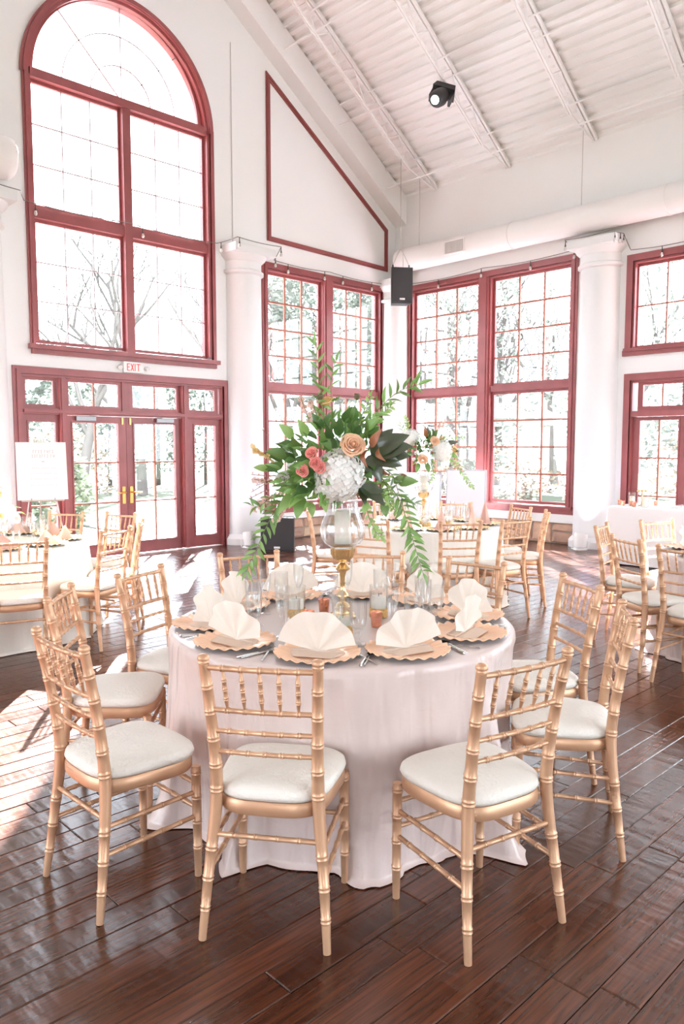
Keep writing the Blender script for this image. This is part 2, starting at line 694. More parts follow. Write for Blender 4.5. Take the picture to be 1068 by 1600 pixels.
def leaf(parent, P, u0, u1, v0, v1, g0, g1, gv0, gv1, cols, vs, d, name, bott=True):
    s = MB()
    a, b = d - 0.025, d + 0.025
    wbox(s, P, u0, g0, v0, v1, a, b)
    wbox(s, P, g1, u1, v0, v1, a, b)
    wbox(s, P, g0, g1, v0, gv0, a, b)
    wbox(s, P, g0, g1, gv1, v1, a, b)
    # raised stile moulding
    e = 0.02
    for q in ((g0 - e, g0, gv0 - e, gv1 + e), (g1, g1 + e, gv0 - e, gv1 + e), (g0, g1, gv0 - e, gv0), (g0, g1, gv1, gv1 + e)):
        wbox(s, P, *q, b, b + 0.012)
    o = s.build(name, 'red_wood', parent)
    us = [g0 + (g1 - g0) * i / cols for i in range(cols + 1)]
    m = MB()
    for x in us[1:-1]:
        wbox(m, P, x - .011, x + .011, gv0, gv1, d - 0.02, d + 0.02)
    for z in vs[1:-1]:
        wbox(m, P, g0, g1, z - .011, z + .011, d - 0.019, d + 0.019)
    m.build('muntin', 'muntin_wood', o)
    for i in range(cols):
        for j in range(len(vs) - 1):
            p = MB()
            wbox(p, P, us[i] + .002, us[i + 1] - .002, vs[j] + .002, vs[j + 1] - .002, d - .003, d + .003)
            p.build('pane', 'window_glass', o)
    return o


zz = [0.19, 0.765, 1.325, 1.87]
leaf(D1, PL, 3.87, 4.35, 0.01, 1.97, 3.95, 4.30, 0.19, 1.87, 1, zz, dz, 'sidelight')
leaf(D1, PL, 6.31, 6.93, 0.01, 1.97, 6.46, 6.84, 0.19, 1.87, 1, zz, dz, 'sidelight')
l1 = leaf(D1, PL, 4.44, 5.325, 0.012, 1.965, 4.54, 5.20, 0.19, 1.87, 2, zz, dz, 'door_leaf')
l2 = leaf(D1, PL, 5.33, 6.22, 0.012, 1.965, 5.45, 6.12, 0.19, 1.87, 2, zz, dz, 'door_leaf')
for (lf, u, sgn) in ((l1, 5.268, -1), (l2, 5.388, 1)):
    s = MB()
    wbox(s, PL, u - .024, u + .024, 0.74, 0.98, dz + .025, dz + .034)
    s.build('handle_plate', 'brass', lf)
    s = MB()
    y0 = YW - dz - .03
    s.tube([(u, y0, .9), (u, y0 - .06, .9), (u + sgn * .03, y0 - .07, .9), (u + sgn * .13, y0 - .07, .895)], [.012, .012, .011, .009], 8)
    s.build('door_handle', 'brass', lf, smooth=True)
    s = MB()
    wbox(s, PL, u - .012, u + .012, 1.86, 1.95, dz + .025, dz + .04)
    s.build('bolt', 'brass', lf)
    s = MB()
    wbox(s, PL, u + sgn * .55 - .14, u + sgn * .55 + .14, 1.9, 1.955, dz + .025, dz + .075)
    s.tube([(u + sgn * .5, y0 - .05, 1.965), (u + sgn * .25, y0 - .02, 1.985)], .008, 6)
    s.build('door_closer', 'steel_grey', lf)


def twin_window(W, P, u0, u1, v0, v1, g, zmid, d, names=True):
    """Pair of tall sash windows: casing, centre post, rails, four sashes of 3 x 4 panes."""
    casing(W, P, u0, u1, v0, v1, 0.10, bottom=False)
    s = MB()
    ug0, ug1 = min(u0, u1), max(u0, u1)
    wbox(s, P, ug0 - .13, ug1 + .13, v0 - 0.09, v0, 0, 0.06)
    wbox(s, P, ug0 - .11, ug1 + .11, v0 - 0.02, v0 + .03, -0.16, 0.085)
    s.build('window_sill', 'red_wood', W)
    s = MB()
    c0, c1 = g[0][1] + 0.05, g[1][0] - 0.05
    cm = (c0 + c1) / 2
    wbox(s, P, c0, c1, v0, v1, -0.16, 0.0)
    wbox(s, P, cm - .1, cm + .1, v0, v1, 0, 0.03)
    wbox(s, P, cm - .065, cm + .065, v0, v1, 0, 0.045)
    s.build('mullion', 'red_wood', W)
    for (a, b) in g:
        s = MB()
        wbox(s, P, a - .05, b + .05, zmid - .05, zmid + .05, -0.15, -0.02)
        s.build('rail', 'red_wood', W)
        pane_grid(W, P, a, b, zmid + .095, v1 - .075, 3, 4, d, 'muntin_wood', 0.027, sash_w=0.045)
        pane_grid(W, P, a, b, v0 + .09, zmid - .095, 3, 4, d, 'muntin_wood', 0.027, sash_w=0.045)


W2 = structure('window_2', 'tall red framed twin window beside the double doors')
twin_window(W2, PL, 7.84, 10.56, 0.52, 4.42, ((7.92, 9.04), (9.36, 10.48)), 2.52, -0.09)

# trapezoid panel moulding
T1 = MB()
tp = [(7.86, 4.86), (10.72, 4.81), (10.72, 5.57), (7.86, 7.47)]
cx_, cz_ = 9.2, 5.5


def inset(poly, w):
    n = len(poly)
    out = []
    for i in range(n):
        p0, p1, p2 = Vector(poly[i - 1]), Vector(poly[i]), Vector(poly[(i + 1) % n])
        e1, e2 = (p1 - p0).normalized(), (p2 - p1).normalized()
        n1, n2 = Vector((-e1.y, e1.x)), Vector((-e2.y, e2.x))
        b = (n1 + n2)
        b = b / (b.dot(n1))
        out.append(tuple(p1 + b * w))
    return out


for (w0, w1, dd) in ((0.0, 0.075, 0.025), (0.015, 0.05, 0.04)):
    pa, pb = inset(tp, w0), inset(tp, w1)
    for i in range(4):
        j = (i + 1) % 4
        pts = []
        for q in (pa[i], pb[i], pa[j], pb[j]):
            for d in (0, dd):
                pts.append(PL(q[0], q[1], d))
        T1.hexa(pts)
T1 = T1.build('trim_1', 'red_trim')
T1['kind'] = 'structure'

# ------------------------------------------------------------------ side wall (far right)
right_holes = [rect(6.15, 9.43, 0.56, 4.42), rect(3.37, 5.17, 2.96, 4.24), rect(3.37, 5.16, 0.0005, 2.52)]
right_holes += [rect(-1.6, 1.7, 0.56, 4.42)]
holed_wall('wall_right', rect(-8.0, YW + 0.0, -0.1, EAVE + 0.02), right_holes, PR, 0.24, 'wall_paint')
W3 = structure('window_3', 'tall red framed twin window on the stone-based side wall')
twin_window(W3, PR, 6.15, 9.43, 0.56, 4.42, ((6.22, 7.62), (7.98, 9.36)), 2.53, -0.09)
W4 = structure('window_4', 'red framed high window above the side door')
casing(W4, PR, 3.37, 5.17, 2.96, 4.24, 0.10)
s = MB()
wbox(s, PR, 3.27, 5.29, 2.88, 2.96, -0.02, 0.05)
wbox(s, PR, 3.29, 5.27, 2.94, 2.99, -0.16, 0.07)
s.build('window_sill', 'red_wood', W4)
pane_grid(W4, PR, 3.46, 5.12, 3.03, 4.17, 4, 2, -0.09, 'muntin_wood', 0.02, sash_w=.045)
D5 = structure('door_2', 'red wooden glazed side door beyond the white draped table')
casing(D5, PR, 3.37, 5.16, 0.0, 2.52, 0.10)
s = MB()
wbox(s, PR, 3.40, 5.13, 1.99, 2.07, -0.16, 0.03)
s.build('transom_bar', 'red_wood', D5)
pane_grid(D5, PR, 3.53, 4.16, 2.14, 2.45, 2, 1, -0.08, sash_w=.06)
pane_grid(D5, PR, 4.43, 5.0, 2.14, 2.45, 2, 1, -0.08, sash_w=.08)
s = MB()
wbox(s, PR, 4.23, 4.36, 0.02, 2.5, -0.16, 0.0)
s.build('door_post', 'red_wood', D5)
z5 = [0.25, 0.82, 1.38, 1.93]
leaf(D5, PR, 4.36, 5.13, 0.012, 1.985, 4.46, 5.02, 0.25, 1.93, 2, z5, -0.07, 'door_leaf')
leaf(D5, PR, 3.40, 4.23, 0.012, 1.985, 3.52, 4.12, 0.25, 1.93, 2, z5, -0.07, 'door_leaf')

# stone plinth and white ledge below the twin windows
pmat('mortar', srgb(176, 160, 146), 0.9, bump=(40, 0.4))
for k, c in enumerate(((214, 176, 150), (196, 160, 138), (226, 198, 170), (186, 150, 132), (208, 184, 168))):
    pmat('fieldstone_%d' % k, srgb(*c), 0.75, bump=(14, 0.5), vary=(5, 0.18))


def plinth(name, P, u0, u1, top, seed):
    rs = random.Random(seed)
    b = MB()
    wbox(b, P, u0, u1, 0, top, 0, 0.05)
    pl = b.build(name, 'mortar')
    tag(pl, kind='structure')
    pl['label'] = 'tan fieldstone plinth under the twin window'
    u = u0
    while u < u1 - 0.05:
        w = min(rs.uniform(0.26, 0.5), u1 - u)
        cuts = [0, top] if rs.random() < 0.45 else [0, top * rs.uniform(.38, .62), top]
        skew = rs.uniform(-.05, .05)
        for j in range(len(cuts) - 1):
            z0, z1 = cuts[j] + .006, cuts[j + 1] - .006
            q = [(u + .008 + (skew if j else -skew) * .5, z0), (u + w - .008, z0 + rs.uniform(0, .015)), (u + w - .008 - abs(skew), z1), (u + .008, z1 - rs.uniform(0, .02))]
            cu, cz = sum(a for a, _ in q) / 4, sum(c for _, c in q) / 4
            vs = [P(a, c, 0.05) for a, c in q] + [P(a + (cu - a) * .06, c + (cz - c) * .06, 0.075) for a, c in q] + [P(a + (cu - a) * .3, c + (cz - c) * .3, 0.085 + rs.uniform(0, .012)) for a, c in q]
            fs = [(8, 9, 10, 11)]
            for k in range(4):
                n = (k + 1) % 4
                fs += [(k, n, 4 + n, 4 + k), (4 + k, 4 + n, 8 + n, 8 + k)]
            mb = MB().add(vs, fs)
            mb.build('stone', 'fieldstone_%d' % rs.randrange(5), pl)
        u += w


plinth('plinth_right', PR, 5.98, 9.5, 0.34, 5)
plinth('plinth_left', PL, 7.72, 10.6, 0.34, 6)
s = MB()
wbox(s, PR, 5.9, 9.52, 0.34, 0.47, 0, 0.13)
o = s.build('trim_2', 'ledge_paint'); o['kind'] = 'structure'
s = MB()
wbox(s, PL, 7.7, 10.6, 0.34, 0.44, 0, 0.13)
o = s.build('trim_3', 'ledge_paint'); o['kind'] = 'structure'


# engaged round columns with moulded capitals
def column(x, y, label, r=0.33, top=4.62, half=None):
    c = structure('column', label, (x, y, 0))
    MB().lathe([(r + .06, 0), (r + .06, .1), (r + .03, .14), (r, .17), (r - .01, 2.4), (r - .025, top - .42)], 40).build('shaft', 'column_paint', c, smooth=30)
    MB().lathe([(r - .03, top - .42), (r + .02, top - .40), (r + .02, top - .36), (r - .015, top - .34), (r - .015, top - .22), (r + .05, top - .16), (r + .07, top - .12), (r, top - .12)], 40).build('capital', 'column_paint', c, smooth=30)
    b = MB()
    e = r + .06
    b.box(-e, e, -e, e, top - .12, top)
    b.build('abacus', 'column_paint', c)
    return c


column(7.36, YW + .02, 'white round engaged column between double doors and twin window')
column(3.36, YW + .02, 'white round engaged column left of the double doors')
column(10.86, 9.77, 'white round column in the far corner of the room', r=.3)
column(XW + .02, 5.68, 'white round engaged column between twin window and side door')

# ------------------------------------------------------------------ ceiling: ribbed deck on open-web joists
dk = MB()
per, dep = 0.152, 0.038
for side in (1, -1):
    Ls = (XW - RIDGE_X) if side == 1 else (RIDGE_X + 0.3)
    Lr = Ls * math.sqrt(1 + SLOPE ** 2)
    prof = []
    t = 0.0
    while t < Lr:
        for (a, h) in ((0, 0), (.055, 0), (.075, dep), (.132, dep)):
            prof.append((t + a, h))
        t += per
    cs = 1 / math.sqrt(1 + SLOPE ** 2)
    sn = SLOPE * cs
    rows = []
    for yy in (YW + .2, -8.2):
        row = []
        for (t, h) in prof:
            x = (XW - t * cs) if side == 1 else (-0.3 + t * cs)
            z = (EAVE + t * sn) if side == 1 else (roof_z(-0.3) + t * sn)
            nx = (sn if side == 1 else -sn)
            row.append((x + nx * h, yy, z + cs * h))
        rows.append(row)
    dk.grid(rows)
dk.box(-6.2, -0.3, -8.2, YW + .2, roof_z(-.3), roof_z(-.3) + .06)
CEIL = dk.build('ceiling', 'ceiling_paint')
tag(CEIL, 'white ribbed metal roof deck on open-web joists', kind='structure')


def joist(y, parent):
    j = MB()
    for side in (1, -1):
        x0, x1 = (XW - .02, RIDGE_X) if side == 1 else (-0.3, RIDGE_X)
        z = lambda x: roof_z(x)
        for oy in (-.045, .012):
            j.hexa([(x0, y + oy, z(x0) - .055), (x0, y + oy, z(x0) - .005), (x0, y + oy + .035, z(x0) - .055), (x0, y + oy + .035, z(x0) - .005),
                    (x1, y + oy, z(x1) - .055), (x1, y + oy, z(x1) - .005), (x1, y + oy + .035, z(x1) - .055), (x1, y + oy + .035, z(x1) - .005)])
        xe = x0 - side * 0.75
        bd = 0.37
        for oy in (-.03, .008):
            j.hexa([(xe, y + oy, z(xe) - bd - .03), (xe, y + oy, z(xe) - bd), (xe, y + oy + .022, z(xe) - bd - .03), (xe, y + oy + .022, z(xe) - bd),
                    (x1, y + oy, z(x1) - bd - .03), (x1, y + oy, z(x1) - bd), (x1, y + oy + .022, z(x1) - bd - .03), (x1, y + oy + .022, z(x1) - bd)])
        j.tube([(xe, y, z(xe) - bd), (x0 - side * .06, y, z(x0) - .06)], .013, 6)
        n = 9
        xs = [xe + (x1 - xe) * k / n for k in range(n + 1)]
        for k in range(n):
            xm = (xs[k] + xs[k + 1]) / 2
            j.tube([(xs[k], y, z(xs[k]) - bd), (xm, y, z(xm) - .05)], .009, 6)
            j.tube([(xm, y, z(xm) - .05), (xs[k + 1], y, z(xs[k + 1]) - bd)], .009, 6)
    return j.build('roof_joist', 'ceiling_paint', parent)


JY = [8.86, 7.35, 5.83, 4.31, 2.79, 1.27, -0.25, -1.77, -3.29, -4.81, -6.33]
for yy in JY:
    joist(yy, CEIL)
# deck seating strips (the teeth between deck ribs and joist) are left by the ribs themselves
for xb in (10.35, 9.2, 8.0, 6.8, 5.9):
    for off, rr_ in ((-.06, .016), (-.38, .013)):
        b = MB()
        b.tube([(xb, YW - .3, roof_z(xb) + off), (xb, -8, roof_z(xb) + off)], rr_, 6)
        b.build('bridging', 'ceiling_paint', CEIL)
# rake beam along the gable wall
b = MB()
x0, x1 = XW, RIDGE_X
y0, y1 = YW - .28, YW
b.hexa([(x0, y0, roof_z(x0) - .50), (x0, y0, roof_z(x0) - .0), (x0, y1, roof_z(x0) - .50), (x0, y1, roof_z(x0) - .0),
        (x1, y0, roof_z(x1) - .50), (x1, y0, roof_z(x1) - .0), (x1, y1, roof_z(x1) - .50), (x1, y1, roof_z(x1) - .0)])
b.build('rake_beam', 'ceiling_paint', CEIL)

# ------------------------------------------------------------------ furniture materials
pmat('gold_paint', srgb(214, 169, 134), 0.36, 0.35, vary=(9, 0.06), Specular_IOR_Level=0.6)
pmat('ivory_damask', srgb(240, 234, 224), 0.55, bump=(70, 0.25))
pmat('silver', srgb(214, 212, 210), 0.22, 1.0)
pmat('table_wood', srgb(190, 160, 120), 0.6)
pmat('table_steel', srgb(120, 120, 122), 0.45, 0.7)
pmat('rose_gold', srgb(255, 208, 172), 0.28, 0.2, Specular_IOR_Level=0.7)
pmat('plate_gold', srgb(232, 196, 140), 0.28, 0.5)
pmat('plate_under_shade', srgb(120, 112, 108), 0.5)  # the shadow beneath a plate is put into this grey
thin_mat('napkin_cream', srgb(252, 242, 230), 0.32, 0.7, gloss=0.02)
thin_mat('napkin_peach_reflect', srgb(252, 232, 214), 0.32, 0.7, gloss=0.02)  # cream fold with the plate's peach reflection put into its colour
thin_mat('napkin_pink', srgb(236, 198, 184), 0.3, 0.7, gloss=0.02)
glass_mat('clear_glass', (0.99, 0.995, 0.995, 1), 0.04, 0.5, 0.02)
glass_mat('seeded_glass', (0.99, 0.99, 0.99, 1), 0.06, 0.6, 0.1)
pmat('candle_wax', srgb(250, 242, 230), 0.5, Subsurface_Weight=0.3)
pmat('wick', srgb(60, 50, 45), 0.9)
pmat('gold_glitter', srgb(222, 178, 112), 0.35, 0.7, bump=(120, 0.8))
pmat('copper_votive', srgb(240, 166, 138), 0.25, 0.75, bump=(60, 0.3), vary=(25, 0.3))
pmat('antique_gold', srgb(222, 190, 140), 0.24, 0.95)


def satin(name, col, rough, wrinkle=0.5):
    """Hanging cloth: long soft vertical wrinkles and fine cross creases in the bump."""
    m, nt, N, L, P = new_mat(name)
    P.inputs['Base Color'].default_value = col
    P.inputs['Roughness'].default_value = rough
    P.inputs['Specular IOR Level'].default_value = 0.5
    P.inputs['Sheen Weight'].default_value = 0.1
    tc = N.new('ShaderNodeTexCoord')
    prev = None
    for (sc, scale, st, dist) in (((1, 1, .16), 9, wrinkle, .03), ((1, 1, .6), 6, wrinkle * .5, .02), ((1, 1, 1.6), 22, wrinkle * .25, .006)):
        mp = N.new('ShaderNodeMapping')
        mp.inputs['Scale'].default_value = sc
        mp.inputs['Rotation'].default_value = (.2, .15, 0)
        L.new(tc.outputs['Object'], mp.inputs['Vector'])
        n = N.new('ShaderNodeTexNoise')
        n.inputs['Scale'].default_value = scale
        n.inputs['Detail'].default_value = 2
        n.inputs['Distortion'].default_value = .6
        L.new(mp.outputs[0], n.inputs['Vector'])
        b = N.new('ShaderNodeBump')
        b.inputs['Strength'].default_value = st
        b.inputs['Distance'].default_value = dist
        L.new(n.outputs['Fac'], b.inputs['Height'])
        if prev:
            L.new(prev, b.inputs['Normal'])
        prev = b.outputs['Normal']
    # the flat top lies smooth: wrinkles only where the cloth hangs
    geo = N.new('ShaderNodeNewGeometry')
    sx = N.new('ShaderNodeSeparateXYZ')
    L.new(geo.outputs['True Normal'], sx.inputs[0])
    ab = N.new('ShaderNodeMath'); ab.operation = 'ABSOLUTE'
    L.new(sx.outputs['Z'], ab.inputs[0])
    mx = N.new('ShaderNodeMix'); mx.data_type = 'VECTOR'
    L.new(ab.outputs[0], mx.inputs['Factor'])
    L.new(prev, mx.inputs['A'])
    L.new(geo.outputs['Normal'], mx.inputs['B'])
    L.new(mx.outputs['Result'], P.inputs['Normal'])
    return m


satin('blush_satin', srgb(225, 206, 199), 0.25, 1.0)
satin('ivory_cloth', srgb(240, 234, 224), 0.5, .35)
satin('white_linen', srgb(240, 239, 238), 0.75, .2)


# ------------------------------------------------------------------ bamboo-style ballroom chair
def rod(mb, path, rings, n=9, ring_h=0.0028, w=0.009):
    """path: list of (point, radius); rings: fractions 0..1 along the length with a double bead."""
    P = [Vector(p) for p, _ in path]
    rr = [r for _, r in path]
    ls = [0]
    for i in range(1, len(P)):
        ls.append(ls[-1] + (P[i] - P[i - 1]).length)
    T = ls[-1]

    def at(s):
        s = max(0, min(T, s))
        for i in range(1, len(P)):
            if s <= ls[i] + 1e-9:
                k = (s - ls[i - 1]) / (ls[i] - ls[i - 1])
                return P[i - 1].lerp(P[i], k), rr[i - 1] + (rr[i] - rr[i - 1]) * k
        return P[-1], rr[-1]

    ss = [(s, 0) for s in ls]
    for t in rings:
        c = t * T
        ss = [q for q in ss if abs(q[0] - c) > w * 1.2 or q[0] in (0, T)]
        ss += [(c - w, 0), (c - w * .6, ring_h), (c - w * .15, ring_h * .25), (c + w * .15, ring_h * .25), (c + w * .6, ring_h), (c + w, 0)]
    ss.sort()
    pts, rad = [], []
    for s, h in ss:
        p, r = at(s)
        pts.append(p)
        rad.append(r + h)
    mb.tube(pts, rad, n)


def smooth_path(ctrl, sub=5):
    out = []
    n = len(ctrl)
    for i in range(n - 1):
        p0 = ctrl[max(i - 1, 0)]
        p1, p2 = ctrl[i], ctrl[i + 1]
        p3 = ctrl[min(i + 2, n - 1)]
        for k in range(sub):
            t = k / sub
            v = []
            for a, b, c, d in zip(p0, p1, p2, p3):
                v.append(0.5 * ((2 * b) + (c - a) * t + (2 * a - 5 * b + 4 * c - d) * t * t + (3 * b - a - 3 * c + d) * t ** 3))
            out.append(tuple(v))
    out.append(tuple(ctrl[-1]))
    return out


def seat_outline(grow, n=40):
    pts = []
    for k in range(n):
        a = 2 * PI * k / n
        c, s_ = math.cos(a), math.sin(a)
        e = 0.55
        x = math.copysign(abs(c) ** e, c)
        y = math.copysign(abs(s_) ** e, s_)
        half = 0.168 + 0.04 * (y + 1) / 2
        pts.append((x * (half + grow), y * (0.185 + grow) - 0.0, 0))
    return pts


POST = [(.200, -.222, .0, .0125), (.186, -.196, .20, .0165), (.166, -.172, .42, .020), (.163, -.178, .56, .0195), (.169, -.204, .74, .0175), (.177, -.235, .895, .0165)]


def post_at(z, s):
    for a, b in zip(POST, POST[1:]):
        if a[2] <= z <= b[2]:
            k = (z - a[2]) / (b[2] - a[2])
            return (s * (a[0] + (b[0] - a[0]) * k), a[1] + (b[1] - a[1]) * k, z)


def make_chair():
    t = empty('chiavari_chair')
    for s in (-1, 1):
        m = MB()
        path = [(Vector((s * x, y, z)), r) for (x, y, z, r) in smooth_path(POST, 4)]
        rod(m, path, [.11, .215, .32, .53, .62, .72, .82, .915], 10, .0026, .010)
        m.build('back_post', 'gold_paint', t, smooth=50)
        m = MB()
        m.lathe([(.0, -.004), (.0125, -.004), (.0125, .002), (.0185, .005), (.0165, .010), (.0195, .016), (.0175, .024), (.011, .029), (.0, .031)], 12, (s * .177, -.236, .893))
        m.build('finial', 'gold_paint', t, smooth=40)
        m = MB()
        rod(m, [(Vector((s * .188, .168, 0)), .0125), (Vector((s * .188, .168, .12)), .0155), (Vector((s * .186, .166, .41)), .0175)], [.27, .5, .72, .94], 10, .0024, .009)
        m.build('leg', 'gold_paint', t, smooth=50)
    # seat frame and cushion
    m = MB()
    rows = []
    for (g, z) in ((-.03, .402), (.0, .400), (.006, .410), (.006, .436), (.0, .446), (-.03, .446)):
        rows.append([(x, y, z) for x, y, _ in seat_outline(g)])
    m.grid(rows, True)
    m.add(rows[0], [tuple(range(40))[::-1]])
    m.add(rows[-1], [tuple(range(40))])
    m.build('seat_frame', 'gold_paint', t, smooth=40)
    m = MB()
    rows = []
    for (g, z) in ((-.012, .446), (.004, .449), (.010, .462), (.006, .478), (-.006, .488), (-.03, .496), (-.07, .502), (-.11, .505)):
        rows.append([(x, y + .004, z) for x, y, _ in seat_outline(g)])
    m.grid(rows, True)
    m.add(rows[-1], [tuple(range(40))])
    m.build('seat_cushion', 'ivory_damask', t, smooth=True)
    # back rails, spindles
    for z, nm, r in ((.882, 'top_rail', .0095), (.742, 'back_rail', .0088), (.672, 'back_rail', .008), (.602, 'back_rail', .008)):
        a, b = Vector(post_at(z, -1)), Vector(post_at(z, 1))
        bow = Vector((0, -.012, 0)) if nm == 'top_rail' else Vector((0, -.008, 0))
        pts = [(a.lerp(b, k / 8) + bow * math.sin(PI * k / 8), r) for k in range(9)]
        m = MB()
        rod(m, pts, [.17, .335, .5, .665, .83], 8, .0022, .007)
        m.build(nm, 'gold_paint', t, smooth=50)
    za, zb = .745, .880
    a0, b0 = Vector(post_at(za, -1)), Vector(post_at(za, 1))
    a1, b1 = Vector(post_at(zb, -1)), Vector(post_at(zb, 1))
    for k in range(5):
        f = .17 + k * .165
        p = a0.lerp(b0, f) + Vector((0, -.008 * math.sin(PI * f), 0))
        q = a1.lerp(b1, f) + Vector((0, -.012 * math.sin(PI * f), 0))
        m = MB()
        rod(m, [(p, .0035), (p.lerp(q, .25), .0072), (p.lerp(q, .75), .0072), (q, .0035)], [.27, .5, .73], 7, .0018, .006)
        m.build('spindle', 'gold_paint', t, smooth=50)
    # stretchers
    F = lambda s, z: Vector((s * .187, .167, z))
    rods = []
    for s in (-1, 1):
        for z in (.315, .225):
            rods.append((F(s, z), Vector(post_at(z - .012, s)), .0085))
    rods.append((Vector(post_at(.33, -1)), Vector(post_at(.33, 1)), .0085))
    rods.append((F(-1, .345), F(1, .345), .0085))
    rods.append((F(-1, .255), F(1, .255), .0085))
    for a, b, r in rods:
        m = MB()
        rod(m, [(a, r), (b, r)], [.2, .4, .6, .8], 8, .0022, .007)
        m.build('stretcher', 'gold_paint', t, smooth=50)
    return t


CHAIR = make_chair()
_first = [True]


def chair(x, y, facing, label, group, spin=0.0):
    """(x, y): middle of the chair's top rail; facing: heading in degrees."""
    if _first[0]:
        c = CHAIR
        _first[0] = False
    else:
        c = dup(CHAIR)
    a = R(facing + spin)
    c.location = (x + math.cos(a) * .235, y + math.sin(a) * .235, 0.0)
    c.rotation_euler = (0, 0, a - PI / 2)
    tag(c, label, 'chair', group)
    return c


TC = Vector((2.35, 2.425))                       # centre of the near round table
G = 'gold chairs around the near table'
near_chairs = [
    (1.047, 2.428, 1.0, 'gold bamboo-style chair at the near table, large at the left front, seat fully seen'),
    (1.367, 1.762, 36.0, 'gold bamboo-style chair nearest the camera, back towards us in front of the satin cloth'),
    (1.957, 1.221, 77.0, 'gold bamboo-style chair at the near table, front right, back angled towards us'),
    (2.824, 1.315, 122.0, 'gold bamboo-style chair at the near table, far right side, seen from its inner side'),
    (3.297, 1.771, 147.0, 'gold bamboo-style chair at the near table, right side, behind the far right chair'),
    (1.401, 3.227, -40.0, 'gold bamboo-style chair at the near table, mostly hidden behind the left front chair'),
    (1.948, 3.506, -67.0, 'gold bamboo-style chair at the near table, rear left, standing in the sunlight'),
    (2.741, 3.632, -110.0, 'gold bamboo-style chair behind the near table, under the trailing vine tip'),
    (3.30, 3.13, -138.0, 'gold bamboo-style chair behind the near table, right of the brass candlestick'),
    (3.471, 2.502, -175.0, 'gold bamboo-style chair behind the near table, tilted view right of the trailing vine'),
]
for (x, y, f, lab) in near_chairs:
    chair(x, y, f, lab, G)

TB = Vector((5.935, 4.90))                       # far table
G = 'gold chairs around the far table'
for (x, y, lab) in [
    (5.222, 3.925, 'gold bamboo-style chair at the far table, back squarely towards us in front of the cloth'),
    (5.728, 3.700, 'gold bamboo-style chair at the far table, right front, overlapping two others'),
    (6.62, 3.93, 'gold bamboo-style chair at the far table seen nearly edge-on, rightmost of its table'),
    (6.98, 4.46, 'gold bamboo-style chair at the far table, right rear, below the twin window'),
    (5.05, 5.70, 'gold bamboo-style chair at the far table, left, beside the black floor speaker'),
    (4.72, 4.53, 'gold bamboo-style chair at the far table, left front, behind the brass candlestick'),
    (6.50, 5.93, 'gold bamboo-style chair behind the far table, left of the far candlestick'),
    (6.99, 5.33, 'gold bamboo-style chair behind the far table, against the white boards'),
]:
    chair(x, y, math.degrees(math.atan2(TB.y - y, TB.x - x)), lab, G)

TL = Vector((2.25, 6.50))                        # left table
G = 'gold chairs around the left table'
for (x, y, sp, lab) in [
    (2.005, 5.252, -6, 'gold bamboo-style chair cut by the left edge of the picture, back towards us'),
    (2.796, 5.39, 0, 'gold bamboo-style chair at the left table, right front, with its white seat lit'),
    (3.255, 5.826, 0, 'gold bamboo-style chair at the left table, seen edge-on right of the others'),
    (3.529, 6.696, 10, 'gold bamboo-style chair at the left table, right rear, in front of the door handles'),
    (3.205, 7.182, 0, 'gold bamboo-style chair behind the left table, under the white sign'),
]:
    chair(x, y, math.degrees(math.atan2(TL.y - y, TL.x - x)), lab, G, sp)

TR = Vector((6.09, 1.757))                       # right table
G = 'gold chairs around the right table'
for (x, y, sp, lab) in [
    (5.814, 2.95, 0, 'gold bamboo-style chair at the right table, leftmost and farther from us'),
    (5.103, 2.409, 0, 'gold bamboo-style chair at the right table, foremost left one with full seat in view'),
    (6.52, 2.80, 0, 'gold bamboo-style chair at the right table, behind it before the white draped table'),
    (4.836, 1.893, 0, 'gold bamboo-style chair cut by the right edge of the picture'),
]:
    chair(x, y, math.degrees(math.atan2(TR.y - y, TR.x - x)), lab, G, sp)


# ------------------------------------------------------------------ round tables and their cloths
TH = 0.762


def round_table(c, label, r=0.75):
    t = thing('round_table', label, 'table', (c.x, c.y, 0), 0, 'round banquet tables')
    MB().lathe([(0, TH - .03), (r - .004, TH - .03), (r, TH - .027), (r, TH - .005), (r - .004, TH - .002), (0, TH - .002)], 48).build('tabletop', 'table_wood', t, smooth=30)
    for k in range(4):
        a = PI / 4 + k * PI / 2
        m = MB()
        m.tube([(math.cos(a) * .42, math.sin(a) * .42, TH - .03), (math.cos(a) * .5, math.sin(a) * .5, 0.0)], .014, 8)
        m.build('leg', 'table_steel', t)
    return t


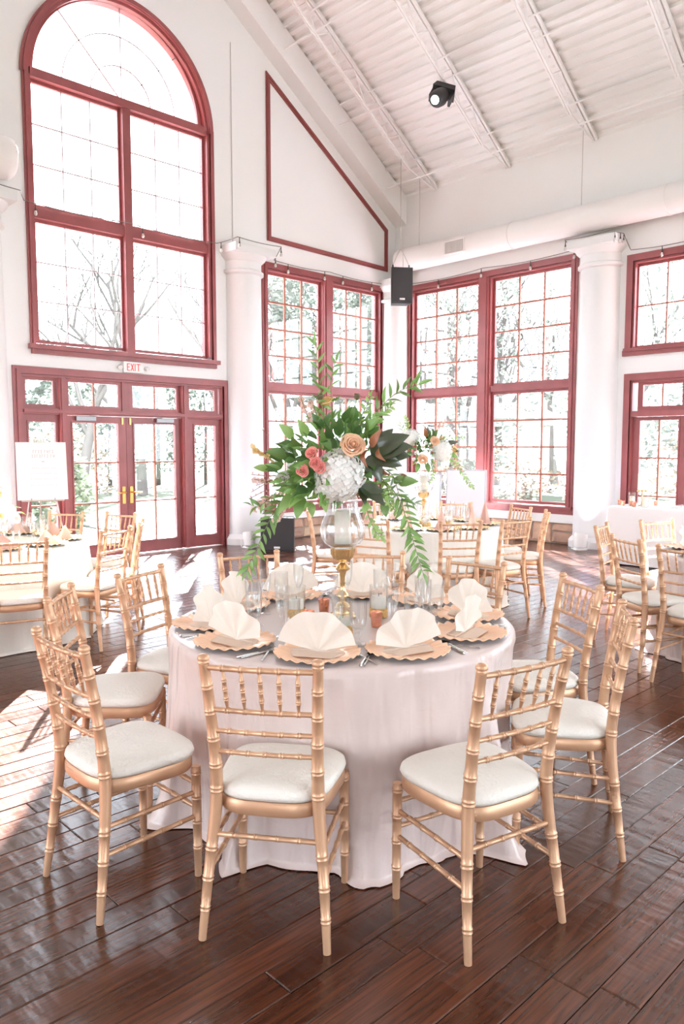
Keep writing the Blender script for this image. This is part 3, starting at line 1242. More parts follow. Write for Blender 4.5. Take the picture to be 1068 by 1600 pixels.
def round_cloth(c, label, mat, seed, chair_angles, puddle=0.12, group='tablecloths on the round tables', fine=200, r=0.755, flow=1.0):
    rs = random.Random(seed)
    ph = [rs.uniform(0, 2 * PI) for _ in range(8)]
    rows = []
    prof = [(0.0, TH), (.3, TH), (.6, TH), (r - .02, TH), (r, TH - .003), (r + .010, TH - .014), (r + .013, TH - .035)]
    zs = [TH - .06, TH - .10, TH - .15, TH - .2, TH - .26, TH - .32, TH - .38, TH - .44, TH - .5, TH - .56, TH - .62, .1, .065, .04, .022, .012]
    n = fine

    def near(a):
        """0 at a chair, 1 half-way between two chairs."""
        if not chair_angles:
            return 1.0
        d = min(abs((a - R(q) + PI) % (2 * PI) - PI) for q in chair_angles)
        return min(1.0, max(0.0, (d - R(9)) / R(8)))

    def wav(a, z):
        ca, sa = math.cos(a), math.sin(a)
        w = noise.noise(Vector((ca * 3.1 + seed, sa * 3.1, z * .7))) * 1.0
        w += noise.noise(Vector((ca * 7.5, sa * 7.5 + seed, z * 1.1))) * .8
        w += .35 * math.sin(a * 17 + ph[0] + 1.2 * noise.noise(Vector((ca * 2, sa * 2, seed))))
        return w

    for (rr, z) in prof:
        rows.append([(rr * math.cos(2 * PI * k / n), rr * math.sin(2 * PI * k / n), z) for k in range(n)])
    for i, z in enumerate(zs):
        t = (TH - z) / TH
        row = []
        for k in range(n):
            a = 2 * PI * k / n
            g = near(a)
            w = wav(a, z)
            amp = (.004 + .030 * t ** 1.1) * flow
            low = r + .012 + (.02 + puddle * .35 * g) * t ** 2 * (.4 + .6 * g) - .05 * (1 - g) * t
            rr = low + amp * w
            # a few crisp hanging folds that fade in below the table edge
            fo = abs(math.sin(a * 6.5 + ph[1] + 1.6 * noise.noise(Vector((math.cos(a) * 1.7, math.sin(a) * 1.7, seed + z * .25)))))
            rr += flow * .062 * (1 - fo) ** 2.6 * min(1, max(0, t - .1) * 1.6) * (.3 + .7 * g)
            if .20 < t < .235:
                rr += .0025
            if z < .09:
                rr += puddle * g * (1 - z / .09) * (.45 + .55 * noise.noise(Vector((math.cos(a) * 4, math.sin(a) * 4, 3 + seed))))
            # small diagonal pull creases
            rr += .0035 * flow * noise.noise(Vector((a * 9 + z * 7, z * 9, seed))) * min(1, t * 4)
            rr = max(rr, r - .03)
            row.append((rr * math.cos(a), rr * math.sin(a), z + (.006 * noise.noise(Vector((a * 6, 1, seed))) if z < .05 else 0)))
        rows.append(row)
    # curled hem lying on the floor
    hem = []
    for k in range(n):
        x, y, z = rows[-1][k]
        q = 1 + .03 * (1 + noise.noise(Vector((x * 6, y * 6, seed))))
        hem.append((x * q, y * q, .004))
    rows.append(hem)
    m = MB()
    m.grid(rows[1:], True)
    ctr = len(m.v)
    m.add([(0, 0, TH)], [])
    for k in range(n):
        m.f.append((ctr, (k + 1) % n, k)); m.mi.append(0)
    m.f = [tuple(reversed(f)) for f in m.f]
    o = m.build('tablecloth', mat, None, smooth=True, loc=(c.x, c.y, 0))
    tag(o, label, 'tablecloth', group)
    return o


def ang(c, x, y):
    return math.degrees(math.atan2(y - c.y, x - c.x))


round_table(TC, 'round banquet table under the blush satin cloth nearest us')
round_cloth(TC, 'blush satin floor-length cloth on the near round table', 'blush_satin', 3, [ang(TC, x, y) for x, y, *_ in near_chairs], 0.075, fine=360, flow=1.35)
round_table(TB, 'round banquet table under the ivory cloth beyond the near table')
round_cloth(TB, 'ivory cloth on the far round table below the second bouquet', 'ivory_cloth', 5, [], 0.02, fine=160)
round_table(TL, 'round banquet table under the sunlit white cloth at left')
round_cloth(TL, 'sunlit white cloth on the round table at the left edge', 'ivory_cloth', 8, [], 0.03, fine=160)
round_table(TR, 'round banquet table under the blush cloth at the right edge')
round_cloth(TR, 'blush cloth on the round table at the right edge', 'blush_satin', 9, [ang(TR, x, y) for x, y in ((5.814, 2.95), (5.103, 2.409), (6.52, 2.8), (4.836, 1.893))], 0.09, fine=160)

# ------------------------------------------------------------------ place settings
TZ = TH + 0.001
PLATE_N = 128


def plate_mesh(name, mat):
    def ring(r, z, fl, sc):
        out = []
        for k in range(PLATE_N):
            a = 2 * PI * k / PLATE_N
            w = math.cos(a * 22)
            rr = r + sc * w
            out.append((rr * math.cos(a), rr * math.sin(a), z + fl * w))
        return out
    up = [ring(.001, .006, 0, 0), ring(.085, .006, 0, 0), ring(.098, .008, 0, 0), ring(.106, .0125, .0006, 0), ring(.125, .0165, .0032, 0), ring(.148, .0195, .0045, .001), ring(.163, .0205, .0048, .003)]
    dn = [ring(.163, .0178, .0048, .003), ring(.12, .0125, 0, 0), ring(.095, .003, 0, 0), ring(.09, .0, 0, 0), ring(.001, .0, 0, 0)]
    m = MB()
    m.grid(up + dn[:1], True)
    m.cur = 1
    m.grid(dn, True)
    return m.mesh(name, [mat, 'plate_under_shade'], smooth=True)


PLATE = plate_mesh('charger_plate', 'rose_gold')
PLATE_G = plate_mesh('charger_plate', 'plate_gold')


def fan_mesh(seed, rad=.157, folds=4, a0=15, a1=165, lean=11):
    """Opened fan napkin standing on its fold: broad pleats that radiate from the middle of its foot."""
    rs = random.Random(seed)
    m = MB()
    na, nr = folds * 8, 7
    rows = []
    for j in range(nr + 1):
        f = j / nr
        row = []
        for k in range(na + 1):
            u = k / na
            a = R(a0 + (a1 - a0) * u)
            tri = .5 - .5 * math.cos(2 * PI * u * folds) if (u * folds) % 1 > .08 else 0.0   # soft pleats with a crisp valley
            amp = .022 * f ** 1.2
            rr = rad * f * (1 + .06 * math.sin(u * PI) - .015 * tri + .03 * noise.noise(Vector((u * 5, seed, 0))))
            x = rr * math.cos(a)
            z = rr * math.sin(a)
            y = (tri - .5) * amp + .008 * noise.noise(Vector((x * 14, z * 14, seed)))
            row.append((x, y, z + .006))
        rows.append(row)
    m.grid(rows)
    M = Matrix.Rotation(R(lean), 4, 'X')
    m.xf(M)
    return m


def napkin(parent_loc, rz, seed, label, group, mats=('napkin_cream', 'napkin_peach_reflect'), kind='fan', s=1.0):
    t = thing('napkin', label, 'napkin', parent_loc, rz, group)
    fm = fan_mesh(seed)
    fan = fm.build('fan', mats[0], t, smooth=25)
    fan.scale = (s, s, s)
    # folded collar lying in front of and behind the fan
    b = MB()
    w = .105
    b.add([(-w, -.012, .002), (w, -.012, .002), (w * .72, -.075, .003), (-w * .72, -.075, .003), (-w, -.008, .007), (w, -.008, .007), (w * .7, -.068, .0045), (-w * .7, -.068, .0045)],
          [(0, 3, 2, 1), (4, 5, 6, 7), (0, 1, 5, 4), (1, 2, 6, 5), (2, 3, 7, 6), (3, 0, 4, 7)])
    b.add([(-w * 1.02, .0, .002), (w * 1.02, .0, .002), (w * .6, .06, .003), (-w * .6, .06, .003), (-w, .0, .012), (w, .0, .012), (w * .6, .055, .006), (-w * .6, .055, .006)],
          [(0, 1, 2, 3), (4, 7, 6, 5), (0, 4, 5, 1), (1, 5, 6, 2), (2, 6, 7, 3), (3, 7, 4, 0)])
    b.build('fold', mats[1], t)
    return t


def flute_mesh():
    return MB().lathe([(0, .002), (.030, .001), (.031, .003), (.012, .006), (.0045, .012), (.0040, .06), (.0048, .082), (.012, .094), (.0195, .115), (.0245, .15), (.0255, .185), (.0240, .213), (.0232, .213), (.0245, .185), (.0235, .15), (.0185, .117), (.011, .097), (0, .09)], 18).mesh('champagne_flute', 'clear_glass', smooth=60)


def goblet_mesh():
    return MB().lathe([(0, .002), (.034, .001), (.035, .004), (.018, .008), (.007, .014), (.006, .028), (.0115, .034), (.0115, .040), (.007, .046), (.012, .054), (.024, .062), (.031, .078), (.0335, .10), (.0345, .13), (.0345, .172), (.0336, .172), (.0335, .13), (.0325, .10), (.030, .08), (.022, .066), (0, .062)], 20).mesh('water_goblet', 'clear_glass', smooth=60)


FLUTE, GOBLET = flute_mesh(), goblet_mesh()


def fork_mesh():
    m = MB()
    m.add([(-.004, -.1, .002), (.004, -.1, .002), (.0035, .02, .006), (-.0035, .02, .006), (-.004, -.1, .0045), (.004, -.1, .0045), (.0035, .02, .008), (-.0035, .02, .008)],
          [(0, 3, 2, 1), (4, 5, 6, 7), (0, 1, 5, 4), (1, 2, 6, 5), (2, 3, 7, 6), (3, 0, 4, 7)])
    m.add([(-.0035, .02, .006), (.0035, .02, .006), (.011, .05, .003), (-.011, .05, .003), (-.0035, .02, .008), (.0035, .02, .008), (.011, .05, .005), (-.011, .05, .005)],
          [(0, 3, 2, 1), (4, 5, 6, 7), (0, 1, 5, 4), (1, 2, 6, 5), (2, 3, 7, 6), (3, 0, 4, 7)])
    for k in range(4):
        x = -.0095 + k * .00633
        m.box(x - .0016, x + .0016, .05, .098, .003, .005)
    return m.mesh('fork', 'silver')


def knife_mesh():
    m = MB()
    m.tube([(0, -.11, .004), (0, -.105, .004), (0, -.06, .0045), (0, -.01, .004)], [.002, .006, .0055, .004], 8)
    m.add([(-.002, -.01, .001), (.008, -.01, .001), (.009, .08, .001), (.0, .12, .001), (-.002, -.01, .003), (.008, -.01, .0022), (.009, .08, .0022), (.0, .12, .003)],
          [(0, 3, 2, 1), (4, 5, 6, 7), (0, 1, 5, 4), (1, 2, 6, 5), (2, 3, 7, 6), (3, 0, 4, 7)])
    return m.mesh('table_knife', 'silver')


def spoon_mesh():
    m = MB()
    m.tube([(0, -.1, .003), (0, -.05, .004), (0, .03, .007)], [.005, .003, .0025], 8)
    rows = []
    for (rr, z) in ((.001, .001), (.6, .0025), (1, .007), (1.04, .0075)):
        rows.append([(math.cos(2 * PI * k / 14) * .016 * rr, .055 + math.sin(2 * PI * k / 14) * .026 * rr, z) for k in range(14)])
    m.grid(rows, True)
    return m.mesh('spoon', 'silver', smooth=50)


FORK, KNIFE, SPOON = fork_mesh(), knife_mesh(), spoon_mesh()
POS = {-180: 'before the left front chair', -144: 'before the chair nearest us', -108: 'before the front right chair', -72: 'before the far right chair',
       -36: 'second on the right side', 0: 'rear right beside the goblets', 36: 'behind the brass candlestick', 72: 'rear left of the candlestick', 108: 'left rear before the sunlit chair', 144: 'leftmost on the near table'}
for i, a in enumerate(POS):
    ra = R(a + (.8 if i % 2 else -.8))
    u = Vector((math.cos(ra), math.sin(ra), 0))
    sd = Vector((-u.y, u.x, 0))                     # to the guest's ... side along the rim
    c = Vector((TC.x, TC.y, TZ)) + u * .588
    p = link('charger_plate', PLATE, None, c, (0, 0, ra + i))
    tag(p, 'scalloped rose-gold charger plate ' + POS[a], 'plate', 'rose-gold chargers on the near table')
    sp = (8, -5, 4, -3, 25, -10, 12, -8, 10, -25)[i]
    napkin(c + Vector((0, 0, .0078)) - u * .01, ra + PI / 2 + R(sp), i + 1, 'cream fan-folded napkin on the plate ' + POS[a], 'cream fan napkins on the near table')
    for (me, off, nm, cat) in ((FORK, -.19, 'fork', 'fork'), (KNIFE, .185, 'table_knife', 'knife'), (SPOON, .205, 'spoon', 'spoon')):
        q = Vector((TC.x, TC.y, TZ)) + u * (.60 if abs(off) < .2 else .62) + sd * off
        # keep cutlery on the round top
        v = Vector((q.x - TC.x, q.y - TC.y, 0))
        if v.length > .63:
            v = v.normalized() * .63
        q = Vector((TC.x, TC.y, TZ)) + v
        o = link(nm, me, None, q, (0, 0, ra + PI / 2 + (0.04 if nm == 'fork' else -.05)))
        tag(o, 'silver %s at the setting %s' % ({'table_knife': 'knife'}.get(nm, nm), POS[a]), cat, 'silver cutlery on the near table')
    g = Vector((TC.x, TC.y, TZ)) + u * .40 + sd * .13
    o = link('water_goblet', GOBLET, None, g)
    tag(o, 'clear footed water goblet at the setting ' + POS[a], 'glass', 'goblets on the near table')
    g = Vector((TC.x, TC.y, TZ)) + u * .385 + sd * .045
    o = link('champagne_flute', FLUTE, None, g)
    tag(o, 'clear champagne flute at the setting ' + POS[a], 'glass', 'flutes on the near table')


# candles and votives in the middle of the near table
def near_pt(f, r, z=TZ):
    return Vector((TC.x, TC.y, 0)) + FW * f + RT * r + Vector((0, 0, z))


def pillar_candle(p, label, group, h=.085, r=.034):
    t = thing('candle_holder', label, 'candle', p, 0, group)
    MB().lathe([(0, .001), (r + .008, .001), (r + .0085, .005), (r + .0085, .15), (r + .0065, .15), (r + .0065, .006), (0, .006)], 24).build('glass_cylinder', 'clear_glass', t, smooth=50)
    MB().lathe([(r + .0088, .002), (r + .0098, .004), (r + .0098, .044), (r + .0088, .046)], 24).build('gold_band', 'gold_glitter', t, smooth=50)
    MB().lathe([(0, .0065), (r, .0065), (r + .0005, .012), (r, h - .004), (r - .003, h), (.01, h - .002), (0, h - .003)], 24).build('candle', 'candle_wax', t, smooth=50)
    m = MB()
    m.tube([(0, 0, h - .004), (.001, 0, h + .010)], .0012, 6)
    m.build('wick', 'wick', t)
    return t


G = 'pillar candles on the near table'
pillar_candle(near_pt(-.265, .003), 'white pillar candle in gold-banded glass cylinder, foremost on the near table', G, .075)
pillar_candle(near_pt(.071, .169), 'white pillar candle in gold-banded glass cylinder, right of the candlestick', G, .10)
pillar_candle(near_pt(.06, -.21), 'white pillar candle in gold-banded glass cylinder, left of the candlestick', G, .09)


def votive(p, label, group):
    t = thing('votive_cup', label, 'votive', p, 0, group)
    MB().lathe([(0, .001), (.021, .001), (.0225, .004), (.0265, .06), (.0272, .066), (.0255, .066), (.024, .058), (.0205, .006), (0, .006)], 20).build('cup', 'copper_votive', t, smooth=50)
    MB().lathe([(0, .0065), (.0195, .0065), (.021, .03), (0, .03)], 16).build('tealight', 'candle_wax', t, smooth=50)
    return t


G = 'copper votives on the near table'
votive(near_pt(-.093, -.147), 'copper mercury-glass votive cup left of the front candle', G)
votive(near_pt(.16, -.085), 'copper mercury-glass votive cup beside the candlestick foot', G)
votive(near_pt(-.117, .150), 'copper mercury-glass votive cup right of the front candle', G)

# ------------------------------------------------------------------ flowers
thin_mat('leaf_green', srgb(128, 168, 88), 0.35, 0.45, vary=0.28)
thin_mat('leaf_light', srgb(160, 196, 112), 0.4, 0.5, vary=0.2)
thin_mat('leaf_sage', srgb(136, 168, 126), 0.45, 0.5, vary=0.2)
thin_mat('leaf_deep', srgb(94, 134, 70), 0.3, 0.4, vary=0.25)
thin_mat('magnolia_leaf', srgb(52, 72, 44), 0.08, 0.28, back=srgb(150, 92, 62), gloss=0.16, vary=0.15)
thin_mat('magnolia_brown', srgb(176, 112, 78), 0.2, 0.45, gloss=0.08, vary=0.12)
thin_mat('hydrangea_white', srgb(255, 253, 248), 0.15, 0.7, gloss=0.01)
thin_mat('rose_peach', srgb(255, 212, 176), 0.25, 0.6, gloss=0.02)
thin_mat('rose_pink', srgb(255, 170, 160), 0.25, 0.6, gloss=0.02)
thin_mat('petal_blush', srgb(246, 214, 204), 0.4, 0.6, gloss=0.02)
thin_mat('petal_yellow', srgb(250, 220, 160), 0.4, 0.6, gloss=0.02)
thin_mat('petal_white', srgb(250, 248, 244), 0.4, 0.6, gloss=0.02)
pmat('stem_green', srgb(110, 132, 70), 0.6)
pmat('stem_brown', srgb(120, 92, 66), 0.7)
pmat('pod_brown', srgb(120, 108, 80), 0.8, bump=(120, 0.6))


def leaf_geo(L, W, fold=0.25, curl=0.15, tip=1.5, n=6, serr=0.0):
    """Leaf along +Y from the origin, upper side +Z, folded along its midrib."""
    m = MB()
    rows = []
    for i in range(n + 1):
        t = i / n
        w = W / 2 * (math.sin(PI * t ** 0.85) ** 0.8) * (1 - .25 * t) if 0 < i < n else 0.0006
        if serr and 0 < i < n:
            w *= 1 + serr * (1 if i % 2 else -1)
        y = L * t
        z = curl * L * math.sin(t * PI * .6) - curl * L * .9 * t * t
        rows.append([(-w, y, z + fold * w), (-w * .5, y, z + fold * w * .35), (0, y, z), (w * .5, y, z + fold * w * .35), (w, y, z + fold * w)])
    m.grid(rows)
    m.f = [tuple(f) for f in m.f]
    return m


LEAF = {
    'lance': ('leaf_green', leaf_geo(.075, .020, .3, .2)),
    'olive': ('leaf_sage', leaf_geo(.05, .013, .25, .15)),
    'vine': ('leaf_green', leaf_geo(.076, .022, .25, .25)),
    'broad': ('leaf_deep', leaf_geo(.085, .046, .3, .2, n=7)),
    'lemon': ('leaf_green', leaf_geo(.095, .055, .22, .25, n=7)),
    'pale': ('leaf_light', leaf_geo(.045, .026, .2, .2, serr=.25, n=7)),
    'lemonpale': ('leaf_light', leaf_geo(.09, .05, .2, .25, n=7)),
    'magnolia': ('magnolia_leaf', leaf_geo(.18, .098, .14, .14, n=9)),
    'magbrown': ('magnolia_brown', leaf_geo(.10, .042, .5, .5, n=8)),
}
LEAF_ME = {k: mb.mesh('leaf', mt, smooth=True) for k, (mt, mb) in LEAF.items()}


def basis(d, up=(0, 0, 1), roll=0.0):
    """Rotation with +Y along d and +Z as near `up` as possible, rolled about d."""
    y = Vector(d).normalized()
    u = Vector(up)
    z = (u - y * u.dot(y))
    if z.length < 1e-4:
        z = Vector((0, 1, 0)) - y * y.y
    z.normalize()
    x = y.cross(z)
    M = Matrix((x, y, z)).transposed().to_4x4()
    return M @ Matrix.Rotation(roll, 4, 'Y')


def put_leaf(parent, kind, p, d, up=(0, -1, .5), roll=0.0, s=1.0, name='leaf'):
    o = bpy.data.objects.new(name, LEAF_ME[kind])
    COL.objects.link(o)
    o.parent = parent
    o.matrix_local = Matrix.Translation(Vector(p)) @ basis(d, up, roll) @ Matrix.Scale(s, 4)
    return o


def spray(parent, pts, kind, n, rs, spread=60, s0=1.0, s1=.6, stem='stem_green', rad=.0022, name='spray', pairs=True, start=.12):
    """A stem along pts with leaves set alternately; returns the stem part that owns them."""
    path = [Vector(p) for p in smooth_path([tuple(p) for p in pts], 6)]
    m = MB()
    m.tube(path, [rad * (1 - .6 * i / len(path)) for i in range(len(path))], 5)
    st = m.build(name, stem, parent, smooth=True)
    for k in range(n):
        t = start + (1 - start) * k / max(1, n - 1)
        i = min(int(t * (len(path) - 1)), len(path) - 2)
        p = path[i].lerp(path[i + 1], t * (len(path) - 1) - i)
        tan = (path[i + 1] - path[i]).normalized()
        side = tan.cross(Vector((0, -1, 0)))
        if side.length < .1:
            side = Vector((1, 0, 0))
        side.normalize()
        sg = 1 if k % 2 else -1
        a = R(rs.uniform(spread * .6, spread * 1.2)) if k < n - 1 else 0
        d = tan * math.cos(a) + (side * sg + Vector((0, rs.uniform(-.7, .4), 0))) * math.sin(a)
        put_leaf(st, kind, p, d, (rs.uniform(-.4, .4), -1, rs.uniform(.1, 1)), rs.uniform(-.5, .5), (s0 + (s1 - s0) * t) * rs.uniform(.8, 1.15))
    return st


def rose(parent, p, d, r, mat, name='rose_bloom', layers=5):
    """Spiral of cupped petals with rolled rims round a tight bud."""
    m = MB()
    npet = 4 + layers * 3
    for i in range(npet):
        f = (i + .5) / npet
        rad = r * (.14 + .86 * f ** .85)
        a0 = i * 2.39996
        half = R(62 - 14 * f)
        zr = r * (.52 - .42 * f * f)
        rows = []
        for v in (0, .35, .7, .92, 1.0, 1.06):
            row = []
            for j in range(8):
                u = j / 3.5 - 1
                a = a0 + u * half
                k = min(v, 1.0)
                rr = rad * (.5 + .5 * k ** .8) * (1 - .05 * u * u)
                z = -r * .5 + (zr + r * .5) * k * (1 - .16 * u * u)
                if v > .9:
                    rr += r * (.03 + .13 * f) * (v - .9) / .16
                    z -= r * (.02 + .10 * f) * max(0, v - .95) / .11
                rr += .02 * r * math.sin(3 * a + i)
                row.append((rr * math.cos(a), rr * math.sin(a), z))
            rows.append(row)
        m.grid(rows)
    m.lathe([(r * .15, -r * .2), (r * .14, r * .3), (r * .08, r * .5), (0, r * .52)], 8)
    m.xf((basis(d)) @ Matrix.Rotation(-PI / 2, 4, 'X'))
    return m.build(name, mat, parent, smooth=True, loc=p)


def hydrangea(parent, p, r, squash, seed, mat='hydrangea_white', tilt=0.0):
    rs = random.Random(seed)
    m = MB()
    n = 270
    for i in range(n):
        z = 1 - 2 * (i + .5) / n
        a = i * 2.39996
        q = Vector((math.sqrt(1 - z * z) * math.cos(a), math.sqrt(1 - z * z) * math.sin(a), z))
        q2 = Vector((q.x * squash[0], q.y * squash[1], q.z * squash[2]))
        c = q2 * r * (1 + rs.uniform(-.05, .05))
        fs = r * rs.uniform(.11, .15)
        B = basis(Vector((q.y + .01, -q.x, .1)), q, 0) @ Matrix.Rotation(rs.uniform(0, PI), 4, 'Z') @ Matrix.Rotation(rs.uniform(-.35, .35), 4, 'X')
        s = len(m.v)
        for k in range(4):
            b = k * PI / 2
            cb, sb = math.cos(b), math.sin(b)
            pts = [(0, 0, 0), (-.6, .5, .12), (0, .62, .06), (.6, .5, .12), (-.45, .98, .18), (0, 1.08, .1), (.45, .98, .18)]
            m.add([((x * cb - y * sb) * fs, (x * sb + y * cb) * fs, zz * fs) for x, y, zz in pts], [(0, 2, 1), (0, 3, 2), (1, 2, 5, 4), (2, 3, 6, 5)])
        m.xf(Matrix.Translation(c) @ B, s)
    # inner mass so no gap shows through
    core = MB().lathe([(r * .86 * math.cos(R(t)) * squash[0], r * .86 * math.sin(R(t)) * squash[2]) for t in range(-90, 91, 18)], 16)
    m.add(core.v, core.f)
    if tilt:
        m.xf(Matrix.Rotation(tilt, 4, 'Y'))
    return m.build('hydrangea_bloom', mat, parent, smooth=True, loc=p)


def filler(parent, p, d, r, n, mat, seed, name='blossom_spike', ln=.12):
    """Loose spike of small ruffled blossoms on a stem."""
    rs = random.Random(seed)
    d = Vector(d).normalized()
    st = MB()
    st.tube([Vector(p), Vector(p) + d * ln], .0016, 5)
    so = st.build(name, 'stem_green', parent)
    m = MB()
    for i in range(n):
        c = Vector(p) + d * ln * (i + .5) / n + Vector((rs.uniform(-1, 1), rs.uniform(-1, 1), rs.uniform(-1, 1))) * r * .6
        B = basis(Vector((rs.uniform(-1, 1), rs.uniform(-1, -.2), rs.uniform(-1, 1))))
        s = len(m.v)
        for k in range(5):
            b = k * 2 * PI / 5
            cb, sb = math.cos(b), math.sin(b)
            pts = [(0, 0, 0), (-.45, .5, .2), (.45, .5, .2), (-.35, 1, .15), (.35, 1, .3)]
            m.add([((x * cb - y * sb) * r, zz * r, (x * sb + y * cb) * r) for x, y, zz in pts], [(0, 2, 1), (1, 2, 4, 3)])
        m.xf(Matrix.Translation(c) @ B, s)
    m.build('blossom', mat, so, smooth=True)
    return so


def hurricane(p, label_stick, label_vase, label_candle, h=.335, s=1.0, rz=0.0):
    """Turned brass candlestick carrying a hurricane glass with a pillar candle."""
    t = thing('candlestick', label_stick, 'candlestick', p, rz, 'gold candlesticks')
    k = h / .335
    prof = [(0, 0), (.062, 0), (.064, .006), (.058, .012), (.056, .018), (.046, .024), (.044, .034), (.036, .042), (.038, .05), (.034, .058), (.016, .070), (.0135, .082), (.016, .088), (.029, .100), (.027, .108), (.017, .118), (.012, .130), (.0105, .145), (.012, .158), (.014, .162), (.011, .166), (.0125, .19), (.018, .212), (.034, .224), (.036, .229), (.030, .234), (.022, .246), (.012, .254), (.012, .262)]
    MB().lathe([(r * s, z * k) for r, z in prof], 28).build('stem', 'antique_gold', t, smooth=40)
    m = MB()
    rows = []
    n = 60
    for (r, z, fl) in ((.012, .26, 0), (.034, .266, .0), (.042, .274, .0016), (.052, .292, .0022), (.054, .314, .0022), (.056, .318, .0), (.056, .323, 0), (.050, .323, 0), (.0, .321, 0)):
        rows.append([((r + fl * math.cos(a * 20)) * s * math.cos(a), (r + fl * math.cos(a * 20)) * s * math.sin(a), z * k) for a in (2 * PI * q / n for q in range(n))])
    m.grid(rows, True)
    m.build('fluted_cup', 'antique_gold', t, smooth=50)
    zt = p[2] + .3232 * k
    v = thing('hurricane_vase', label_vase, 'vase', (p[0], p[1], zt), rz, 'hurricane vases')
    q = [(0, .001), (.05, .001), (.060, .006), (.082, .02), (.098, .045), (.104, .075), (.100, .105), (.088, .135), (.076, .165), (.070, .195), (.070, .225), (.076, .25)]
    inner = [(r - .003, z + .001) for r, z in reversed(q[2:])] + [(0, .005)]
    MB().lathe([(r * s, z * s) for r, z in q + inner], 36).build('glass_bowl', 'seeded_glass', v, smooth=60)
    c = thing('pillar_candle', label_candle, 'candle', (p[0], p[1], zt + .0055 * s), rz, 'tall pillar candles')
    MB().lathe([(0, 0), (.048 * s, 0), (.050 * s, .006), (.046 * s, .012), (.0, .013)], 24).build('foil_cup', 'antique_gold', c, smooth=40)
    MB().lathe([(0, .013), (.0365 * s, .013), (.037 * s, .02), (.037 * s, .160 * s), (.034 * s, .164 * s), (.01, .161 * s), (0, .161 * s)], 24).build('wax', 'candle_wax', c, smooth=40)
    return zt + .25 * s


BQ = near_pt(.075, .003)
hurricane(BQ, 'turned brass candlestick in the middle of the near table', 'bubbled hurricane glass on the near brass candlestick', 'white pillar candle inside the near hurricane glass', rz=R(-44.1))
# bouquet frame: x to the right, y away from us, z up, all in centimetres above the table top
BOU = thing('floral_arrangement', 'tall bouquet of white hydrangea, peach rose and magnolia leaves on the near table', 'flowers', BQ, R(-44.107))
cm = lambda x, y, z: (x / 100, y / 100, z / 100)
rs = random.Random(21)
hydrangea(BOU, cm(-1.0, -10.5, 66), .108, (1.0, .85, 1.02), 3)
hydrangea(BOU, cm(-6.0, -10.0, 59.5), .062, (1.0, .9, .85), 4)
rose(BOU, cm(4.4, -17, 79), (.15, -1, .35), .052, 'rose_peach')
for i, (x, z) in enumerate(((-13.4, 75.6), (-11.6, 71.2), (-9.9, 69.5), (-17.3, 68.1))):
    rose(BOU, cm(x, -19, z), (rs.uniform(-.5, .3), -1, rs.uniform(.0, .5)), .028, 'rose_pink', 'spray_rose', 4)
for (x, y, z, r) in ((-27, -3, 64, .034), (26.5, -4, 63.5, .03), (-30, 0, 70, .026), (16, -2, 82, .03), (27, 0, 77, .024)):
    rose(BOU, cm(x, y, z), (rs.uniform(-.4, .4), -1, .3), r, 'petal_white', 'white_bloom', 4)
rose(BOU, cm(-7.5, 0, 99), (-.3, -.5, 1), .034, 'petal_yellow', 'rose_bud', 4)
# glossy magnolia leaves fanning to the right, brown undersides showing
MB_ = cm(12.5, -9, 75)
for (dx, dy, dz_, s, roll) in ((1.0, -.15, .5, 1.06, -.35), (1.0, -.25, .2, 1.05, -.2), (1.0, -.2, -.05, .98, -.05), (.85, -.3, -.32, .85, .1), (.35, -.3, -1, .75, .2), (-.1, -.4, -.95, .6, .1), (.75, .2, .85, .85, -.4)):
    put_leaf(BOU, 'magnolia', MB_, (dx, dy, dz_), (.1, -1, .25), roll, s, 'magnolia_leaf')
for (p, d, s) in ((cm(12.5, -13, 78), (.55, -.35, .95), 1.0), (cm(11.5, -14, 77.5), (-.05, -.55, -1), .95), (cm(16, -14, 78), (.35, -.6, -.75), .8), (cm(17.5, -6, 69), (.6, -.5, -.5), .6)):
    put_leaf(BOU, 'magbrown', p, d, (-.6, -1, .2), .3, s, 'magnolia_underside')
LO = cm(8, -13, 61)
for (d, s, r) in (((.75, -.45, -.62), .8, -.25), ((.62, -.2, -.15), .6, .1), ((.2, -.5, -.9), .5, 0)):
    put_leaf(BOU, 'magnolia', LO, d, (.25, -1, .45), r, s, 'magnolia_leaf')
for (p, d, s) in ((cm(7.5, -10, 61.5), (-.05, -.3, -1), .62), (cm(8, -10, 62), (.55, -.4, .7), .55), (cm(26, -4, 66), (.9, -.3, -.45), .6)):
    put_leaf(BOU, 'magbrown', p, d, (-.4, -1, .3), .2, s, 'magnolia_underside')


def mass(parent, rs, n, cx, cz, rx, rz_, kinds, cy=0, ry=.10, out=1.0, smin=.8, smax=1.2):
    """A cushion of single leaves pointing away from the bouquet's heart."""
    for i in range(n):
        a = rs.uniform(0, 2 * PI)
        q = math.sqrt(rs.random())
        x, z = cx + rx * q * math.cos(a), cz + rz_ * q * math.sin(a)
        y = cy + rs.uniform(-ry, ry) - .04 * (1 - q)
        d = Vector((x - 0.0, (y - .05) * 1.2, z - .66)).normalized() * out + Vector((rs.uniform(-.5, .5), rs.uniform(-.7, .2), rs.uniform(-.5, .5)))
        put_leaf(parent, rs.choice(kinds), (x, y, z), d, (rs.uniform(-.5, .5), -1, rs.uniform(0, 1)), rs.uniform(-.6, .6), rs.uniform(smin, smax))


